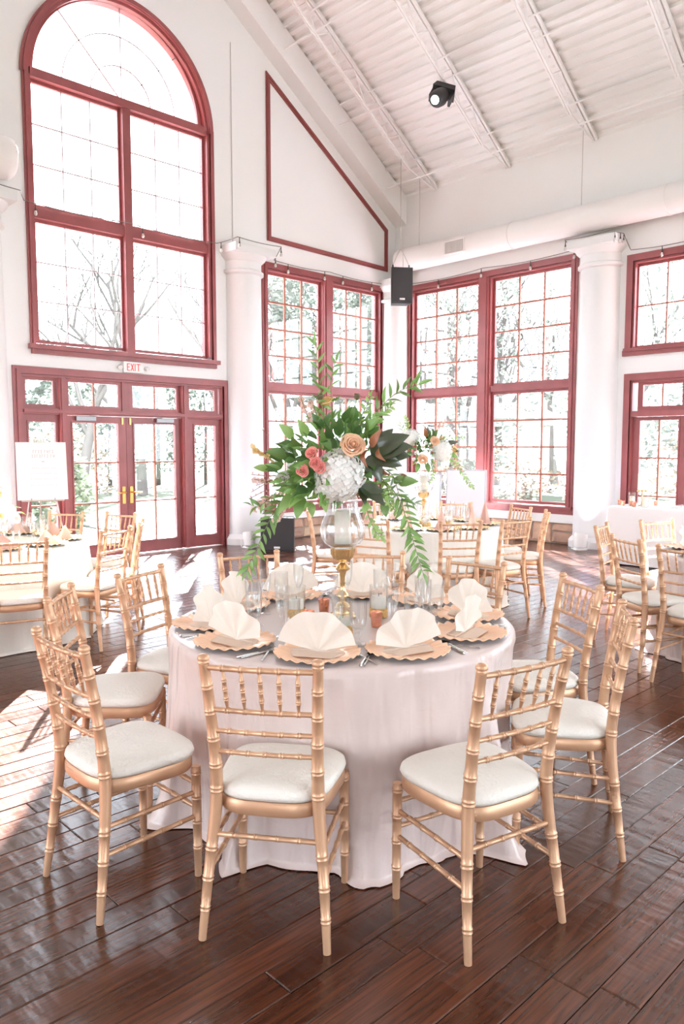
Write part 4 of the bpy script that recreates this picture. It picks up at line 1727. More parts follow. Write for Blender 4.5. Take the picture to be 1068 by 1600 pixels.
mass(BOU, rs, 84, -.15, .70, .14, .12, ('lemon', 'broad', 'lance', 'lance', 'broad'), cy=-.03)
mass(BOU, rs, 66, -.02, .83, .15, .08, ('lance', 'broad', 'vine', 'lance'), cy=-.01)
mass(BOU, rs, 40, .12, .67, .11, .11, ('broad', 'lance', 'pale', 'olive'), cy=-.01)
mass(BOU, rs, 22, -.02, .62, .12, .05, ('broad', 'lemon'), cy=.05)
mass(BOU, rs, 30, -.14, .60, .10, .06, ('lance', 'vine', 'lance', 'lemonpale'), cy=-.05)
for (x, y, z, d, k, s) in ((-18, -9, 57, (-.2, -.5, -1), 'lemon', 1.25), (-22, -8, 57, (-.6, -.5, -.8), 'lemonpale', 1.2), (-8.5, -9, 57, (.15, -.3, -1), 'lemonpale', .9), (-14, -9, 54, (.1, -.3, -1), 'lemonpale', .8), (25, -6, 62, (.9, -.4, .1), 'lemon', 1.0), (23, -5, 62, (.6, -.3, .5), 'lemonpale', .7),
                           (11, -8, 54, (-.3, -.3, -1), 'lemonpale', .7), (18, -7, 54, (.2, -.3, -1), 'lemon', .8), (-22, -4, 82, (-.6, -.3, .6), 'lemonpale', 1.1), (-16, -6, 83, (-.3, -.4, .6), 'lemonpale', 1.1), (-33, -3, 68, (-1, -.2, .15), 'lemonpale', .8), (10.5, -8, 86, (.6, -.4, .5), 'lemon', .9), (-25, -5, 74, (-.8, -.4, .2), 'lemon', 1.1)):
    put_leaf(BOU, k, cm(x, y, z), d, (0, -1, .4), 0, s)
# tall and arching sprays
spray(BOU, [cm(-6, 2, 80), cm(-9, 3, 98), cm(-11, 3, 112), cm(-12, 2, 125)], 'lance', 16, rs, 50, 1.0, .75)
spray(BOU, [cm(-3, 2, 82), cm(-5, 3, 98), cm(-5, 2, 110), cm(-3, 1, 117)], 'lance', 12, rs, 55, .95, .7)
spray(BOU, [cm(-6, 0, 82), cm(-13, 0, 92), cm(-11, -2, 100)], 'lance', 7, rs, 55, .8, .6)
spray(BOU, [cm(6, 2, 82), cm(16, 1, 95), cm(25, 0, 103), cm(33.5, -2, 106)], 'lance', 18, rs, 50, 1.05, .9)
spray(BOU, [cm(8, 1, 80), cm(15, 0, 90), cm(22, -1, 97)], 'pale', 20, rs, 60, 1.0, .7)
spray(BOU, [cm(3, 1, 82), cm(9, 1, 93), cm(13, 0, 102)], 'pale', 12, rs, 60, .9, .7)
# trailing vines
spray(BOU, [cm(-20, -4, 62), cm(-27, -6, 55), cm(-33, -7, 45), cm(-39, -6, 32), cm(-43.5, -5, 22)], 'vine', 30, rs, 45, 1.0, .8)
spray(BOU, [cm(-22, -5, 66), cm(-30, -6, 58), cm(-37, -5, 52), cm(-41, -4, 52)], 'vine', 9, rs, 50, .8, .7)
spray(BOU, [cm(16, -6, 66), cm(24, -8, 57), cm(29, -8, 45), cm(32, -8, 35), cm(36, -8, 22)], 'vine', 30, rs, 48, 1.0, .8, start=.25)
spray(BOU, [cm(15, -6, 68), cm(20, -8, 60), cm(21, -8, 54), cm(24, -8, 49)], 'pale', 22, rs, 65, .8, .6)
spray(BOU, [cm(12, -7, 58), cm(11, -8, 50), cm(14, -9, 42), cm(17, -9, 38)], 'pale', 16, rs, 60, .8, .7)
spray(BOU, [cm(14, -6, 70), cm(22, -7, 66), cm(26, -7, 56), cm(33, -6, 53)], 'olive', 18, rs, 55, .9, .8)
# pods, blossoms and wisps
for (x, z) in ((-10, 100.5), (6.4, 100.5)):
    s_ = MB()
    s_.tube([cm(x * .4, 0, 84), cm(x * .8, -1, 92), cm(x, -2, z)], .0015, 5)
    st = s_.build('pod_stem', 'stem_green', BOU)
    MB().lathe([(0, -.012), (.008, -.009), (.014, .0), (.015, .006), (.010, .012), (.012, .016), (0, .012)], 12).build('seed_pod', 'pod_brown', st, smooth=50, loc=cm(x, -2, z))
for i, (x, z, dx, dz_, mt) in enumerate(((-13, 88, -.15, 1, 'petal_blush'), (-15, 90, -.35, 1, 'petal_blush'), (-28, 62, -1, .15, 'petal_blush'), (-27, 57, -1, -.3, 'petal_blush'), (-30, 54, -1, -.35, 'petal_blush'), (-31, 72, -.8, .5, 'petal_yellow'), (-24, 53, -.6, -.7, 'petal_blush'))):
    filler(BOU, cm(x, -2, z), (dx, -.2, dz_), .014, 9, mt, 50 + i)
for i, (x0, z0, x1, z1) in enumerate(((-24, 66, -41, 58), (-24, 64, -39, 61), (-25, 62, -41, 66), (-22, 74, -36, 86), (-20, 78, -30, 90), (-24, 58, -36, 48), (-28, 60, -42, 55))):
    s_ = MB()
    s_.tube([cm(x0, -3, z0), cm((x0 + x1) / 2, -5, (z0 + z1) / 2 + 1.2), cm(x1, -4, z1)], .0011, 4)
    st = s_.build('twig', 'stem_brown', BOU)
    for k in range(4):
        t = .45 + .17 * k
        b = MB().lathe([(0, -.004), (.0035, 0), (.002, .005), (0, .007)], 6)
        b.build('bud', 'petal_blush', st, loc=cm(x0 + (x1 - x0) * t, -4, z0 + (z1 - z0) * t + .7))

# the second, similar bouquet on the far table
BQ2 = Vector((TB.x, TB.y, TZ)) + FW * .06 - RT * .02
hurricane(BQ2, 'turned gold candlestick on the far table', 'hurricane glass on the far gold candlestick', 'white pillar candle inside the far hurricane glass', h=.335, rz=R(-44.1))
B2 = thing('floral_arrangement', 'smaller-looking bouquet with two peach roses on the far table', 'flowers', BQ2, R(-44.107))
hydrangea(B2, cm(17, -12, 74), .10, (.95, .85, 1.1), 13)
hydrangea(B2, cm(-16, -7, 87), .095, (1.15, .85, .85), 14, tilt=-.4)
rose(B2, cm(-3, -18, 66), (-.1, -1, .2), .05, 'rose_peach')
rose(B2, cm(9, -17, 84), (.1, -1, .3), .046, 'rose_peach')
rose(B2, cm(17, -8, 86), (.4, -1, .5), .032, 'rose_peach', 'spray_rose', 4)
rose(B2, cm(30, -6, 75), (.8, -1, .2), .038, 'petal_yellow', 'spray_rose', 4)
for (x, z) in ((0, 82), (2, 74), (-12, 66), (-10, 72)):
    rose(B2, cm(x, -17, z), (.1, -1, .2), .018, 'petal_white', 'spray_rose', 3)
for (x, z) in ((6, 73), (-20, 80), (9, 100)):
    rose(B2, cm(x, -17, z), (.1, -1, .2), .014, 'rose_pink', 'spray_rose', 3)
rs = random.Random(5)
for (d, s, r, p) in (((.9, -.3, .2), .8, -.3, (20, -4, 80)), ((.9, -.2, -.2), .7, 0, (22, -4, 76)), ((.0, -.2, 1), .7, -.3, (3, -2, 86)), ((-.7, -.4, -.3), .65, .2, (-16, -6, 72))):
    put_leaf(B2, 'magnolia', cm(*p), d, (0, -1, .35), r, s, 'magnolia_leaf')
for (p, d, s) in ((cm(2, -5, 88), (-.2, -.2, 1), 1.2), (cm(8, -6, 86), (.1, -.4, 1), .8), (cm(-18, -8, 74), (-.9, -.4, -.2), 1.0)):
    put_leaf(B2, 'magbrown', p, d, (-.4, -1, .3), .2, s, 'magnolia_underside')
mass(B2, rs, 60, -.04, .75, .17, .10, ('broad', 'lance', 'lance', 'broad'), cy=-.03)
mass(B2, rs, 36, .05, .84, .14, .08, ('broad', 'lance', 'vine'), cy=-.01)
mass(B2, rs, 12, .0, .64, .12, .04, ('lemon', 'lance'), cy=-.04)
for (x, z, d) in ((-6, 62, (-.3, -.4, -1)), (2, 62, (.15, -.4, -1)), (24, 72, (.6, -.3, -.4))):
    put_leaf(B2, 'lemon', cm(x, -8, z), d, (0, -1, .4), 0, 1.15)
spray(B2, [cm(-8, 0, 84), cm(-16, 0, 98), cm(-19, 0, 108)], 'pale', 18, rs, 60, 1.0, .7)
spray(B2, [cm(-10, 0, 84), cm(-20, 0, 92), cm(-24, 0, 100)], 'lance', 8, rs, 55, 1.0, .7)
spray(B2, [cm(18, -2, 86), cm(30, -3, 88), cm(40, -4, 87)], 'pale', 12, rs, 55, .9, .6)
spray(B2, [cm(20, -5, 72), cm(30, -7, 62), cm(38, -7, 52), cm(43, -7, 44), cm(48, -7, 38)], 'pale', 26, rs, 60, 1.0, .8)
spray(B2, [cm(7, -8, 66), cm(8, -9, 56), cm(8, -9, 47), cm(4, -8, 42)], 'pale', 18, rs, 60, .8, .6)
for i, (x, z) in enumerate(((14, 96), (18, 98), (30, 64), (34, 60))):
    filler(B2, cm(x, -4, z), (.3, -.3, 1 if i < 2 else -.5), .016, 8, 'petal_blush', 80 + i, ln=.08)

# ------------------------------------------------------------------ far, left and right tables: settings
def tall_napkin_mesh(seed, h=.2):
    """Napkin rolled to a tall open cone with a drawn-out tip."""
    m = MB()
    rows = []
    for j in range(9):
        t = j / 8
        row = []
        for k in range(15):
            a = R(-150 + 300 * k / 14)
            r = .055 * (1 - t) ** .8 * (1 + .12 * math.cos(3 * a + seed)) + .004
            row.append((r * math.sin(a) + .02 * t * math.sin(seed), -r * math.cos(a) * .8, .002 + h * t * (1 - .25 * abs(math.sin(a / 2)) * (1 - t))))
        rows.append(row)
    m.grid(rows)
    # pointed wings at the foot
    for s in (-1, 1):
        m.add([(s * .02, -.03, .004), (s * .085, .0, .012), (s * .03, .01, .05), (s * .05, -.05, .004)], [(0, 1, 2), (0, 3, 1)])
    return m.mesh('napkin', 'napkin_pink', smooth=40)


TALL = [tall_napkin_mesh(k * 1.7, .19 + .015 * k) for k in range(3)]


def tent_mesh():
    m = MB()
    b, h = .095, .115
    A = [(-b, -.05, .001), (b, -.05, .001), (b * .9, .05, .001), (-b * .9, .05, .001)]
    ap, ap2 = (0, -.004, h), (0, .01, h - .004)
    m.add(A + [ap, ap2], [(0, 1, 4), (2, 3, 5), (1, 5, 4), (0, 4, 5), (1, 2, 5), (3, 0, 5)])
    for s in (-1, 1):
        m.add([(s * b, -.045, .004), (s * b * 1.08, .03, .004), (s * .01, .006, h - .01)], [(0, 1, 2)])
    return m.mesh('napkin', 'napkin_pink')


TENT = tent_mesh()


def far_settings(c, name, angles, kind, spots):
    for i, a in enumerate(angles):
        ra = R(a)
        u = Vector((math.cos(ra), math.sin(ra), 0))
        sd = Vector((-u.y, u.x, 0))
        p = Vector((c.x, c.y, TZ)) + u * .585
        o = link('charger_plate', PLATE_G if kind != 'fan' else PLATE, None, p, (0, 0, ra + i))
        tag(o, 'scalloped gold charger plate on the %s, %s' % (name, spots[i]), 'plate', 'gold chargers on the ' + name)
        z = Vector((0, 0, .0082))
        if kind == 'tall':
            o = link('napkin', TALL[i % 3], None, p + z, (0, 0, ra + PI / 2 + i * .6))
            tag(o, 'pink napkin rolled to a tall cone on the %s, %s' % (name, spots[i]), 'napkin', 'pink cone napkins on the ' + name)
        elif kind == 'tent':
            o = link('napkin', TENT, None, p + z, (0, 0, ra + PI / 2 + .25 * (i % 3 - 1)))
            tag(o, 'pale pink napkin folded to a tent on the %s, %s' % (name, spots[i]), 'napkin', 'tent napkins on the ' + name)
        else:
            napkin(p + z, ra + PI / 2, 30 + i, 'cream fan-folded napkin on the %s, %s' % (name, spots[i]), 'fan napkins on the ' + name)
        for (me, nm, rr, off, lab) in ((GOBLET, 'water_goblet', .41, .13, 'clear footed water goblet'), (FLUTE, 'champagne_flute', .40, .05, 'clear champagne flute')):
            o = link(nm, me, None, Vector((c.x, c.y, TZ)) + u * rr + sd * off)
            tag(o, '%s on the %s, %s' % (lab, name, spots[i]), 'glass', 'glasses on the ' + name)


def bearing(c, pts):
    return [math.degrees(math.atan2(y - c.y, x - c.x)) for x, y in pts]


far_settings(TB, 'far table', bearing(TB, [(5.222, 3.925), (5.9, 3.7), (6.75, 3.99), (7.05, 4.7), (5.1, 5.75), (4.72, 4.42), (6.2, 6.1), (6.95, 5.5)]), 'tall',
             ['front middle', 'front right', 'right end', 'right rear', 'left rear', 'left front', 'rear left', 'rear right'])
far_settings(TL, 'left table', bearing(TL, [(2.005, 5.252), (2.75, 5.39), (3.3, 5.9), (3.5, 6.75), (3.1, 7.4)]), 'tent',
             ['at the picture edge', 'before the right front chair', 'before the edge-on chair', 'before the right rear chair', 'below the white sign'])
far_settings(TR, 'right table', bearing(TR, [(5.814, 2.95), (5.103, 2.409), (6.52, 2.8), (4.836, 1.893)]), 'fan',
             ['rear left', 'front left', 'rear right', 'foremost at the picture edge'])
G = 'candles on the far table'
for (f, r, lab) in ((-.24, -.02, 'white pillar candle in gold-banded glass on the far table, foremost'), (-.05, .22, 'white pillar candle in gold-banded glass on the far table, right of the candlestick'), (-.1, -.22, 'white pillar candle in gold-banded glass on the far table, left of the candlestick')):
    pillar_candle(Vector((TB.x, TB.y, TZ)) + FW * f + RT * r, lab, G, .08)

# low bouquet on the left table
B3P = Vector((TL.x, TL.y, TZ))
B3 = thing('floral_arrangement', 'low peach and white bouquet on the left table, cut by the picture edge', 'flowers', B3P, R(-44.107))
MB().lathe([(0, 0), (.06, 0), (.065, .01), (.03, .03), (.025, .10), (.05, .14), (.085, .18), (.09, .20), (.0, .19)], 20).build('vase', 'antique_gold', B3, smooth=40)
rs = random.Random(91)
for (x, z, r, mt) in ((8, 30, .05, 'rose_peach'), (14, 22, .045, 'rose_peach'), (17, 34, .045, 'petal_white'), (22, 27, .05, 'petal_white'), (2, 38, .05, 'petal_yellow'), (11, 40, .042, 'rose_peach'), (25, 20, .04, 'petal_white'), (-6, 30, .05, 'rose_peach'), (-12, 24, .05, 'petal_white'), (5, 22, .05, 'petal_yellow')):
    rose(B3, cm(x, rs.uniform(-14, -6), z), (x / 30, -1, .3), r, mt, 'rose_bloom', 4)
for i in range(46):
    a = rs.uniform(0, 2 * PI)
    q = rs.uniform(.03, .2)
    d = Vector((math.cos(a), math.sin(a), rs.uniform(-.3, .9)))
    put_leaf(B3, rs.choice(('broad', 'lemon', 'lance', 'lemonpale')), (math.cos(a) * q, math.sin(a) * q, .24 + rs.uniform(-.05, .1)), d, (0, 0, 1), rs.uniform(-.5, .5), rs.uniform(.8, 1.2))

# ------------------------------------------------------------------ draped table at the right with candles
RTX, RTY = 9.5, 4.74
T2 = thing('banquet_table', 'long banquet table under the white linen by the side door', 'table', (RTX + .375, RTY - .915, 0))
b = MB(); b.box(-.36, .36, -.9, .9, TH - .03, TH - .003); b.build('tabletop', 'table_wood', T2)
for sx in (-1, 1):
    for sy in (-1, 1):
        b = MB(); b.tube([(sx * .3, sy * .7, TH - .03), (sx * .3, sy * .75, 0)], .014, 8); b.build('leg', 'table_steel', T2)


def rect_cloth(cx, cy, hx, hy, label):
    n_c = 10
    loop = []
    r = .03
    for (qx, qy, a0) in ((hx - r, hy - r, 0), (-hx + r, hy - r, 90), (-hx + r, -hy + r, 180), (hx - r, -hy + r, 270)):
        for k in range(n_c):
            a = R(a0 + 90 * k / (n_c - 1))
            loop.append((qx + r * math.cos(a), qy + r * math.sin(a), math.cos(a), math.sin(a), 1 if 2 < k < 7 else 0))
    full = []
    for i in range(len(loop)):
        A, B = loop[i], loop[(i + 1) % len(loop)]
        full.append(A)
        d = math.hypot(B[0] - A[0], B[1] - A[1])
        if d > .1:
            for k in range(1, int(d / .03)):
                t = k / int(d / .03)
                full.append(tuple(A[j] + (B[j] - A[j]) * t for j in range(4)) + (0,))
    rows = [[(x * .9, y * .9, TH) for x, y, *_ in full], [(x, y, TH) for x, y, *_ in full]]
    for z in (TH - .01, TH - .04, TH - .1, TH - .2, TH - .35, TH - .5, TH - .65, .015):
        t = (TH - z) / TH
        row = []
        for (x, y, nx, ny, c) in full:
            w = (.012 * noise.noise(Vector((x * 5, y * 5, 2))) + .012 * noise.noise(Vector((x * 11, y * 11, 5)))) * t + (.07 * c + .02) * t
            row.append((x + nx * (w + .006), y + ny * (w + .006), z))
        rows.append(row)
    m = MB()
    m.grid(rows, True)
    m.add(rows[0], [tuple(range(len(full)))])
    o = m.build('tablecloth', 'white_linen', None, smooth=35, loc=(cx, cy, 0))
    return tag(o, label, 'tablecloth')


rect_cloth(RTX + .375, RTY - .915, .375, .915, 'white linen cloth hanging to the floor on the long table by the side door')


def on_rt(x, y):
    return Vector((RTX + x, RTY - y, TZ))


def cyl_candle(p, label, h=.17, hc=.12, r=.045):
    t = thing('candle_vase', label, 'candle', p, 0, 'glass cylinder candles on the long table')
    MB().lathe([(0, .001), (r, .001), (r, h), (r - .002, h), (r - .002, .004), (0, .004)], 24).build('glass_cylinder', 'clear_glass', t, smooth=50)
    MB().lathe([(0, .0045), (r * .74, .0045), (r * .74, hc - .004), (r * .7, hc), (0, hc - .002)], 20).build('candle', 'candle_wax', t, smooth=50)
    m = MB(); m.tube([(0, 0, hc - .003), (0, 0, hc + .012)], .0012, 6); m.build('wick', 'wick', t)
    return t


cyl_candle(on_rt(.42, .13), 'white candle in a clear glass cylinder, left one on the long table')
cyl_candle(on_rt(.18, .42), 'white candle in a clear glass cylinder, right one on the long table', .2, .13)
t = thing('taper_holder', 'gold holder with three white taper candles on the long table', 'candelabra', on_rt(.35, .30))
MB().lathe([(0, 0), (.05, 0), (.05, .006), (.015, .014), (.012, .05), (.014, .12), (.012, .19), (.02, .2), (0, .2)], 16).build('stem', 'antique_gold', t, smooth=40)
b = MB(); b.tube([(0, -.07, .19), (0, 0, .2), (0, .07, .19)], .008, 8); b.build('arm', 'antique_gold', t, smooth=True)
for k in (-1, 0, 1):
    MB().lathe([(0, 0), (.016, 0), (.018, .02), (0, .02)], 12).build('socket', 'antique_gold', t, smooth=30, loc=(0, k * .055, .19))
    MB().lathe([(0, .0), (.0105, .0), (.009, .215), (.002, .23), (0, .23)], 12).build('taper', 'candle_wax', t, smooth=40, loc=(0, k * .055, .21))
G = 'votives on the long table'
for (x, y, lab) in ((.3, .02, 'pink votive cup at the left corner of the long table'), (.18, .12, 'copper votive cup before the left glass cylinder on the long table'), (.25, .2, 'copper votive cup between the cylinders on the long table, left'), (.12, .3, 'copper votive cup in front of the taper holder'), (.55, .4, 'copper votive cup raised behind the right glass cylinder')):
    votive(on_rt(x, y), lab, G)
o = MB().lathe([(0, .004), (.05, .0), (.06, .004), (.09, .03), (.10, .05), (.097, .05), (.085, .03), (.05, .008), (0, .007)], 24).build('glass_bowl', 'clear_glass', None, smooth=50, loc=on_rt(.25, .78))
tag(o, 'shallow clear glass bowl at the right of the long table', 'bowl')

# ------------------------------------------------------------------ duct, grille, hangers
D = thing('air_duct', 'white round air duct along the top of the side wall', 'duct', (XW - .25, 0, 4.93))
b = MB(); b.tube([(0, 9.50, 0), (0, -1.1, 0)], .205, 32); b.build('pipe', 'duct_paint', D, smooth=40)
for yy in (9.48, 7.1, 4.6, 2.1):
    b = MB(); b.tube([(0, yy, 0), (0, yy - .03, 0)], .212, 32); b.build('collar', 'duct_paint', D, smooth=40)
b = MB(); b.box(-.215, -.17, 7.9, 8.32, -.125, .095); v = b.build('vent_frame', 'duct_paint', D)
pmat('vent_grey', srgb(176, 170, 166), 0.5)
b = MB(); b.box(-.219, -.214, 7.925, 8.295, -.105, .075); b.build('vent_core', 'vent_grey', v)
for k in range(15):
    b = MB(); b.box(-.228, -.216, 7.935 + k * .0245, 7.942 + k * .0245, -.1, .07); b.build('vent_slat', 'duct_paint', v)
for yy in (9.05, 5.9, 2.8):
    b = MB(); b.tube([(0, yy, .2), (0, yy, roof_z(XW - .25) - 4.93 - .02)], .005, 6); b.build('hanger_rod', 'cable_grey', D)
D = thing('air_duct', 'short white duct end high on the wall at the left picture edge', 'duct', (2.2, YW - .30, 4.98))
b = MB(); b.tube([(0, 0, 0), (1.42, 0, 0), (1.5, 0, 0), (1.53, 0, 0)], [.25, .25, .235, .2], 32); b.build('pipe', 'duct_paint', D, smooth=40)
b = MB(); b.tube([(1.2, 0, 0), (1.23, 0, 0)], .257, 32); b.build('collar', 'duct_paint', D, smooth=40)
b = MB(); b.box(.2, .26, .2, .3, -.3, .3); b.build('bracket', 'duct_paint', D)

# ------------------------------------------------------------------ loudspeakers
def speaker_box(t, w, h, d, badge=True):
    m = MB()
    # cabinet, front towards -y
    m.add([(-w / 2, -d / 2, 0), (w / 2, -d / 2, 0), (w * .36, d / 2, .01), (-w * .36, d / 2, .01), (-w / 2, -d / 2, h), (w / 2, -d / 2, h), (w * .36, d / 2, h - .01), (-w * .36, d / 2, h - .01)],
          [(0, 3, 2, 1), (4, 5, 6, 7), (0, 1, 5, 4), (1, 2, 6, 5), (2, 3, 7, 6), (3, 0, 4, 7)])
    m.build('cabinet', 'black_plastic', t)
    rows = []
    for (e, y) in ((0, -d / 2), (.0, -d / 2 - .012), (.012, -d / 2 - .02)):
        rows.append([(-w / 2 + .008 + e, y, .012 + e), (w / 2 - .008 - e, y, .012 + e), (w / 2 - .008 - e, y, h - .012 - e), (-w / 2 + .008 + e, y, h - .012 - e)])
    g = MB(); g.grid(rows, True); g.add(rows[-1], [(0, 1, 2, 3)])
    gr = g.build('grille', 'black_mesh', t)
    b = MB(); b.box(-.045, .045, -d / 2 - .024, -d / 2 - .019, h * .09, h * .09 + .03); b.build('badge', 'white_plastic', gr)
    return gr


SPK = thing('hanging_speaker', 'black loudspeaker hung from the ceiling in the far corner', 'speaker', (9.98, 8.86, 3.98), R(-44 + 8))
speaker_box(SPK, .37, .60, .3)
for s in (-1, 1):
    b = MB(); b.tube([(s * .14, -.05, .6), (s * .14, -.05, .66)], .012, 8); b.build('eye_bolt', 'black_plastic', SPK)
    b = MB(); b.tube([(s * .14, -.05, .655), (0, -.02, .95)], .005, 6); b.build('sling', 'cable_grey', SPK)
b = MB(); b.tube([(0, -.02, .95), (0, 0, roof_z(9.98) - .39 - 3.98)], .006, 6); b.build('cable', 'cable_grey', SPK)
b = MB(); b.tube([(.06, .05, .6), (.05, .03, .95)], .005, 6); b.build('power_lead', 'cable_grey', SPK)
sp = fr(11.35, -.93)
FS = thing('floor_speaker', 'black loudspeaker standing on the floor under the twin window', 'speaker', (sp.x, sp.y, 0), R(-44 - 8))
speaker_box(FS, .50, .50, .42)
pmat('blue_led', srgb(70, 120, 230), 0.4, Emission_Color=srgb(70, 120, 240), Emission_Strength=1.5)
b = MB(); b.box(-.008, .008, -.234, -.226, .022, .034); b.build('power_light', 'blue_led', FS)


def uplight(p, label, rz, en):
    t = thing('uplight', label, 'uplight', p, rz, 'white floor uplights')
    MB().lathe([(0, .0), (.1, 0), (.105, .02), (.10, .03), (0, .03)], 20).build('base', 'white_plastic', t, smooth=40)
    m = MB(); m.tube([(0, 0, .05), (0, .02, .20), (0, .03, .24)], [.085, .10, .095], 20); m.build('can', 'white_plastic', t, smooth=40)
    for s in (-1, 1):
        b = MB(); b.tube([(s * .13, .0, .03), (s * .135, .01, .14), (s * .10, .015, .14)], .010, 6); b.build('yoke', 'white_plastic', t)
    b = MB(); b.tube([(-.13, -.02, .02), (0, -.12, .012), (.13, -.02, .02)], .008, 6); b.build('foot', 'white_plastic', t)
    l = bpy.data.lights.new('uplight_lamp', 'SPOT')
    l.energy = en
    l.color = (.62, .55, 1.0)
    l.spot_size = R(70)
    l.shadow_soft_size = .05
    lo = bpy.data.objects.new('uplight_lamp', l)
    COL.objects.link(lo)
    lo.parent = t
    lo.location = (0, .02, .26)
    lo.rotation_euler = (R(180 - 12), 0, 0)
    return t


uplight((7.0, 9.25, 0), 'white uplight on the floor beside the black floor speaker', R(-20), 12)
uplight((10.42, 5.62, 0), 'white uplight on the floor at the foot of the right column', R(-90), 16)

# ------------------------------------------------------------------ moving-head light
mp = Vector((9.28, 7.35, roof_z(9.28) - .40))
ML = thing('moving_head_light', 'black moving-head stage light clamped under a roof joist', 'stage light', mp, R(-44 + 20))
ML.rotation_euler = (Matrix.Rotation(math.atan(SLOPE), 3, 'Y') @ Matrix.Rotation(R(-52), 3, 'Z')).to_euler()   # it hangs square to the sloping joist
b = MB()
w = .17
b.add([(-w, -.10, -.13), (w, -.10, -.13), (w, .12, -.13), (-w, .12, -.13), (-w * .85, -.08, -.02), (w * .85, -.08, -.02), (w * .85, .1, -.02), (-w * .85, .1, -.02)],
      [(0, 3, 2, 1), (4, 5, 6, 7), (0, 1, 5, 4), (1, 2, 6, 5), (2, 3, 7, 6), (3, 0, 4, 7)])
b.build('base', 'black_plastic', ML)
b = MB(); b.tube([(0, 0, -.02), (0, 0, .05)], .02, 8); b.build('clamp', 'black_plastic', ML)
b = MB()
for s in (-1, 1):
    b.hexa([(s * .13, -.06, -.30), (s * .13, -.05, -.13), (s * .13, .06, -.30), (s * .13, .05, -.13), (s * .165, -.06, -.30), (s * .165, -.05, -.13), (s * .165, .06, -.30), (s * .165, .05, -.13)])
b.box(-.165, .165, -.06, .06, -.15, -.125)
b.build('yoke', 'black_plastic', ML)
hd = MB()
hd.tube([(0, .12, .02), (0, .10, .02), (0, .0, 0), (0, -.10, 0), (0, -.15, -.0), (0, -.17, 0)], [.06, .105, .125, .12, .10, .085], 24)
hd.xf(Matrix.Translation((-.01, -.03, -.27)) @ Matrix.Rotation(R(64), 4, 'X') @ Matrix.Rotation(R(-6), 4, 'Z'))
h = hd.build('head', 'black_plastic', ML, smooth=35)
pmat('lens_lit', srgb(225, 255, 245), 0.1, Emission_Color=srgb(225, 255, 245), Emission_Strength=2.5)
ln = MB()
ln.tube([(0, -.168, 0), (0, -.174, 0)], [.066, .060], 20)
ln.xf(Matrix.Translation((-.01, -.03, -.27)) @ Matrix.Rotation(R(64), 4, 'X') @ Matrix.Rotation(R(-6), 4, 'Z'))
ln.build('lens', 'lens_lit', h, smooth=40)

# ------------------------------------------------------------------ exit sign
pmat('exit_red', srgb(226, 84, 78), 0.5, Emission_Color=srgb(230, 70, 60), Emission_Strength=0.25)
EX = thing('exit_sign', 'white EXIT sign with red letters between doors and arched window', 'sign', (5.42, YW, 2.585))
b = MB(); b.box(-.155, .155, -.05, 0, 0, .15); b.build('housing', 'white_plastic', EX)
E_ = MB()


def bar(x0, z0, x1, z1, t=.011):
    d = Vector((x1 - x0, 0, z1 - z0)); n = Vector((-d.z, 0, d.x)).normalized() * t / 2
    a, c = Vector((x0, 0, z0)), Vector((x1, 0, z1))
    pts = []
    for q in (a - n, a + n, c - n, c + n):
        for yy in (-.050, -.054):
            pts.append((q.x, yy, q.z))
    E_.hexa(pts)


z0, z1 = .025, .125
bar(-.10, z0, -.10, z1); bar(-.10, z1 - .005, -.06, z1 - .005, .01); bar(-.10, .075, -.065, .075, .01); bar(-.10, z0 + .005, -.06, z0 + .005, .01)
bar(-.045, z0, -.005, z1); bar(-.045, z1, -.005, z0)
bar(.018, z0, .018, z1)
bar(.04, z1 - .005, .10, z1 - .005, .01); bar(.07, z0, .07, z1)
E_.build('lettering', 'exit_red', EX)
for s in (-1, 1):
    b = MB(); b.tube([(s * .21, -.0, .07), (s * .21, -.05, .07), (s * .215, -.07, .06)], [.022, .035, .032], 14); b.build('lamp_head', 'white_plastic', EX, smooth=40)

# ------------------------------------------------------------------ welcome board on an easel
ep = fr(8.35, -3.30)
EA = thing('easel', 'thin easel holding the white sign before the doors', 'easel', (ep.x, ep.y, 0), R(-44 + 26))
pmat('easel_metal', srgb(176, 164, 156), 0.4, 0.5)
for s in (-1, 1):
    b = MB(); b.tube([(s * .30, -.16, 0), (s * .03, .14, 1.62)], .009, 6); b.build('leg', 'easel_metal', EA)
b = MB(); b.tube([(0, .62, 0), (0, .15, 1.6)], .009, 6); b.build('leg', 'easel_metal', EA)
b = MB(); b.tube([(-.22, -.03, .955), (.22, -.03, .955)], .008, 6); b.tube([(-.12, -.03, .955), (-.12, -.06, .955), (-.12, -.065, .985)], .006, 6); b.tube([(.12, -.03, .955), (.12, -.06, .955), (.12, -.065, .985)], .006, 6); b.build('rest', 'easel_metal', EA)
SG = thing('welcome_board', 'white lettered sign board on the easel before the double doors', 'sign', (ep.x, ep.y, 0), R(-44 + 26))
pmat('sign_board', srgb(236, 226, 226), 0.6)
pmat('sign_ink', srgb(188, 178, 176), 0.7)
Msg = Matrix.Translation((0, -.045, .965)) @ Matrix.Rotation(R(-10), 4, 'X')
b = MB(); b.box(-.26, .26, -.006, .006, 0, .64); b.xf(Msg); b.build('board', 'sign_board', SG)
b = MB()
rs = random.Random(3)
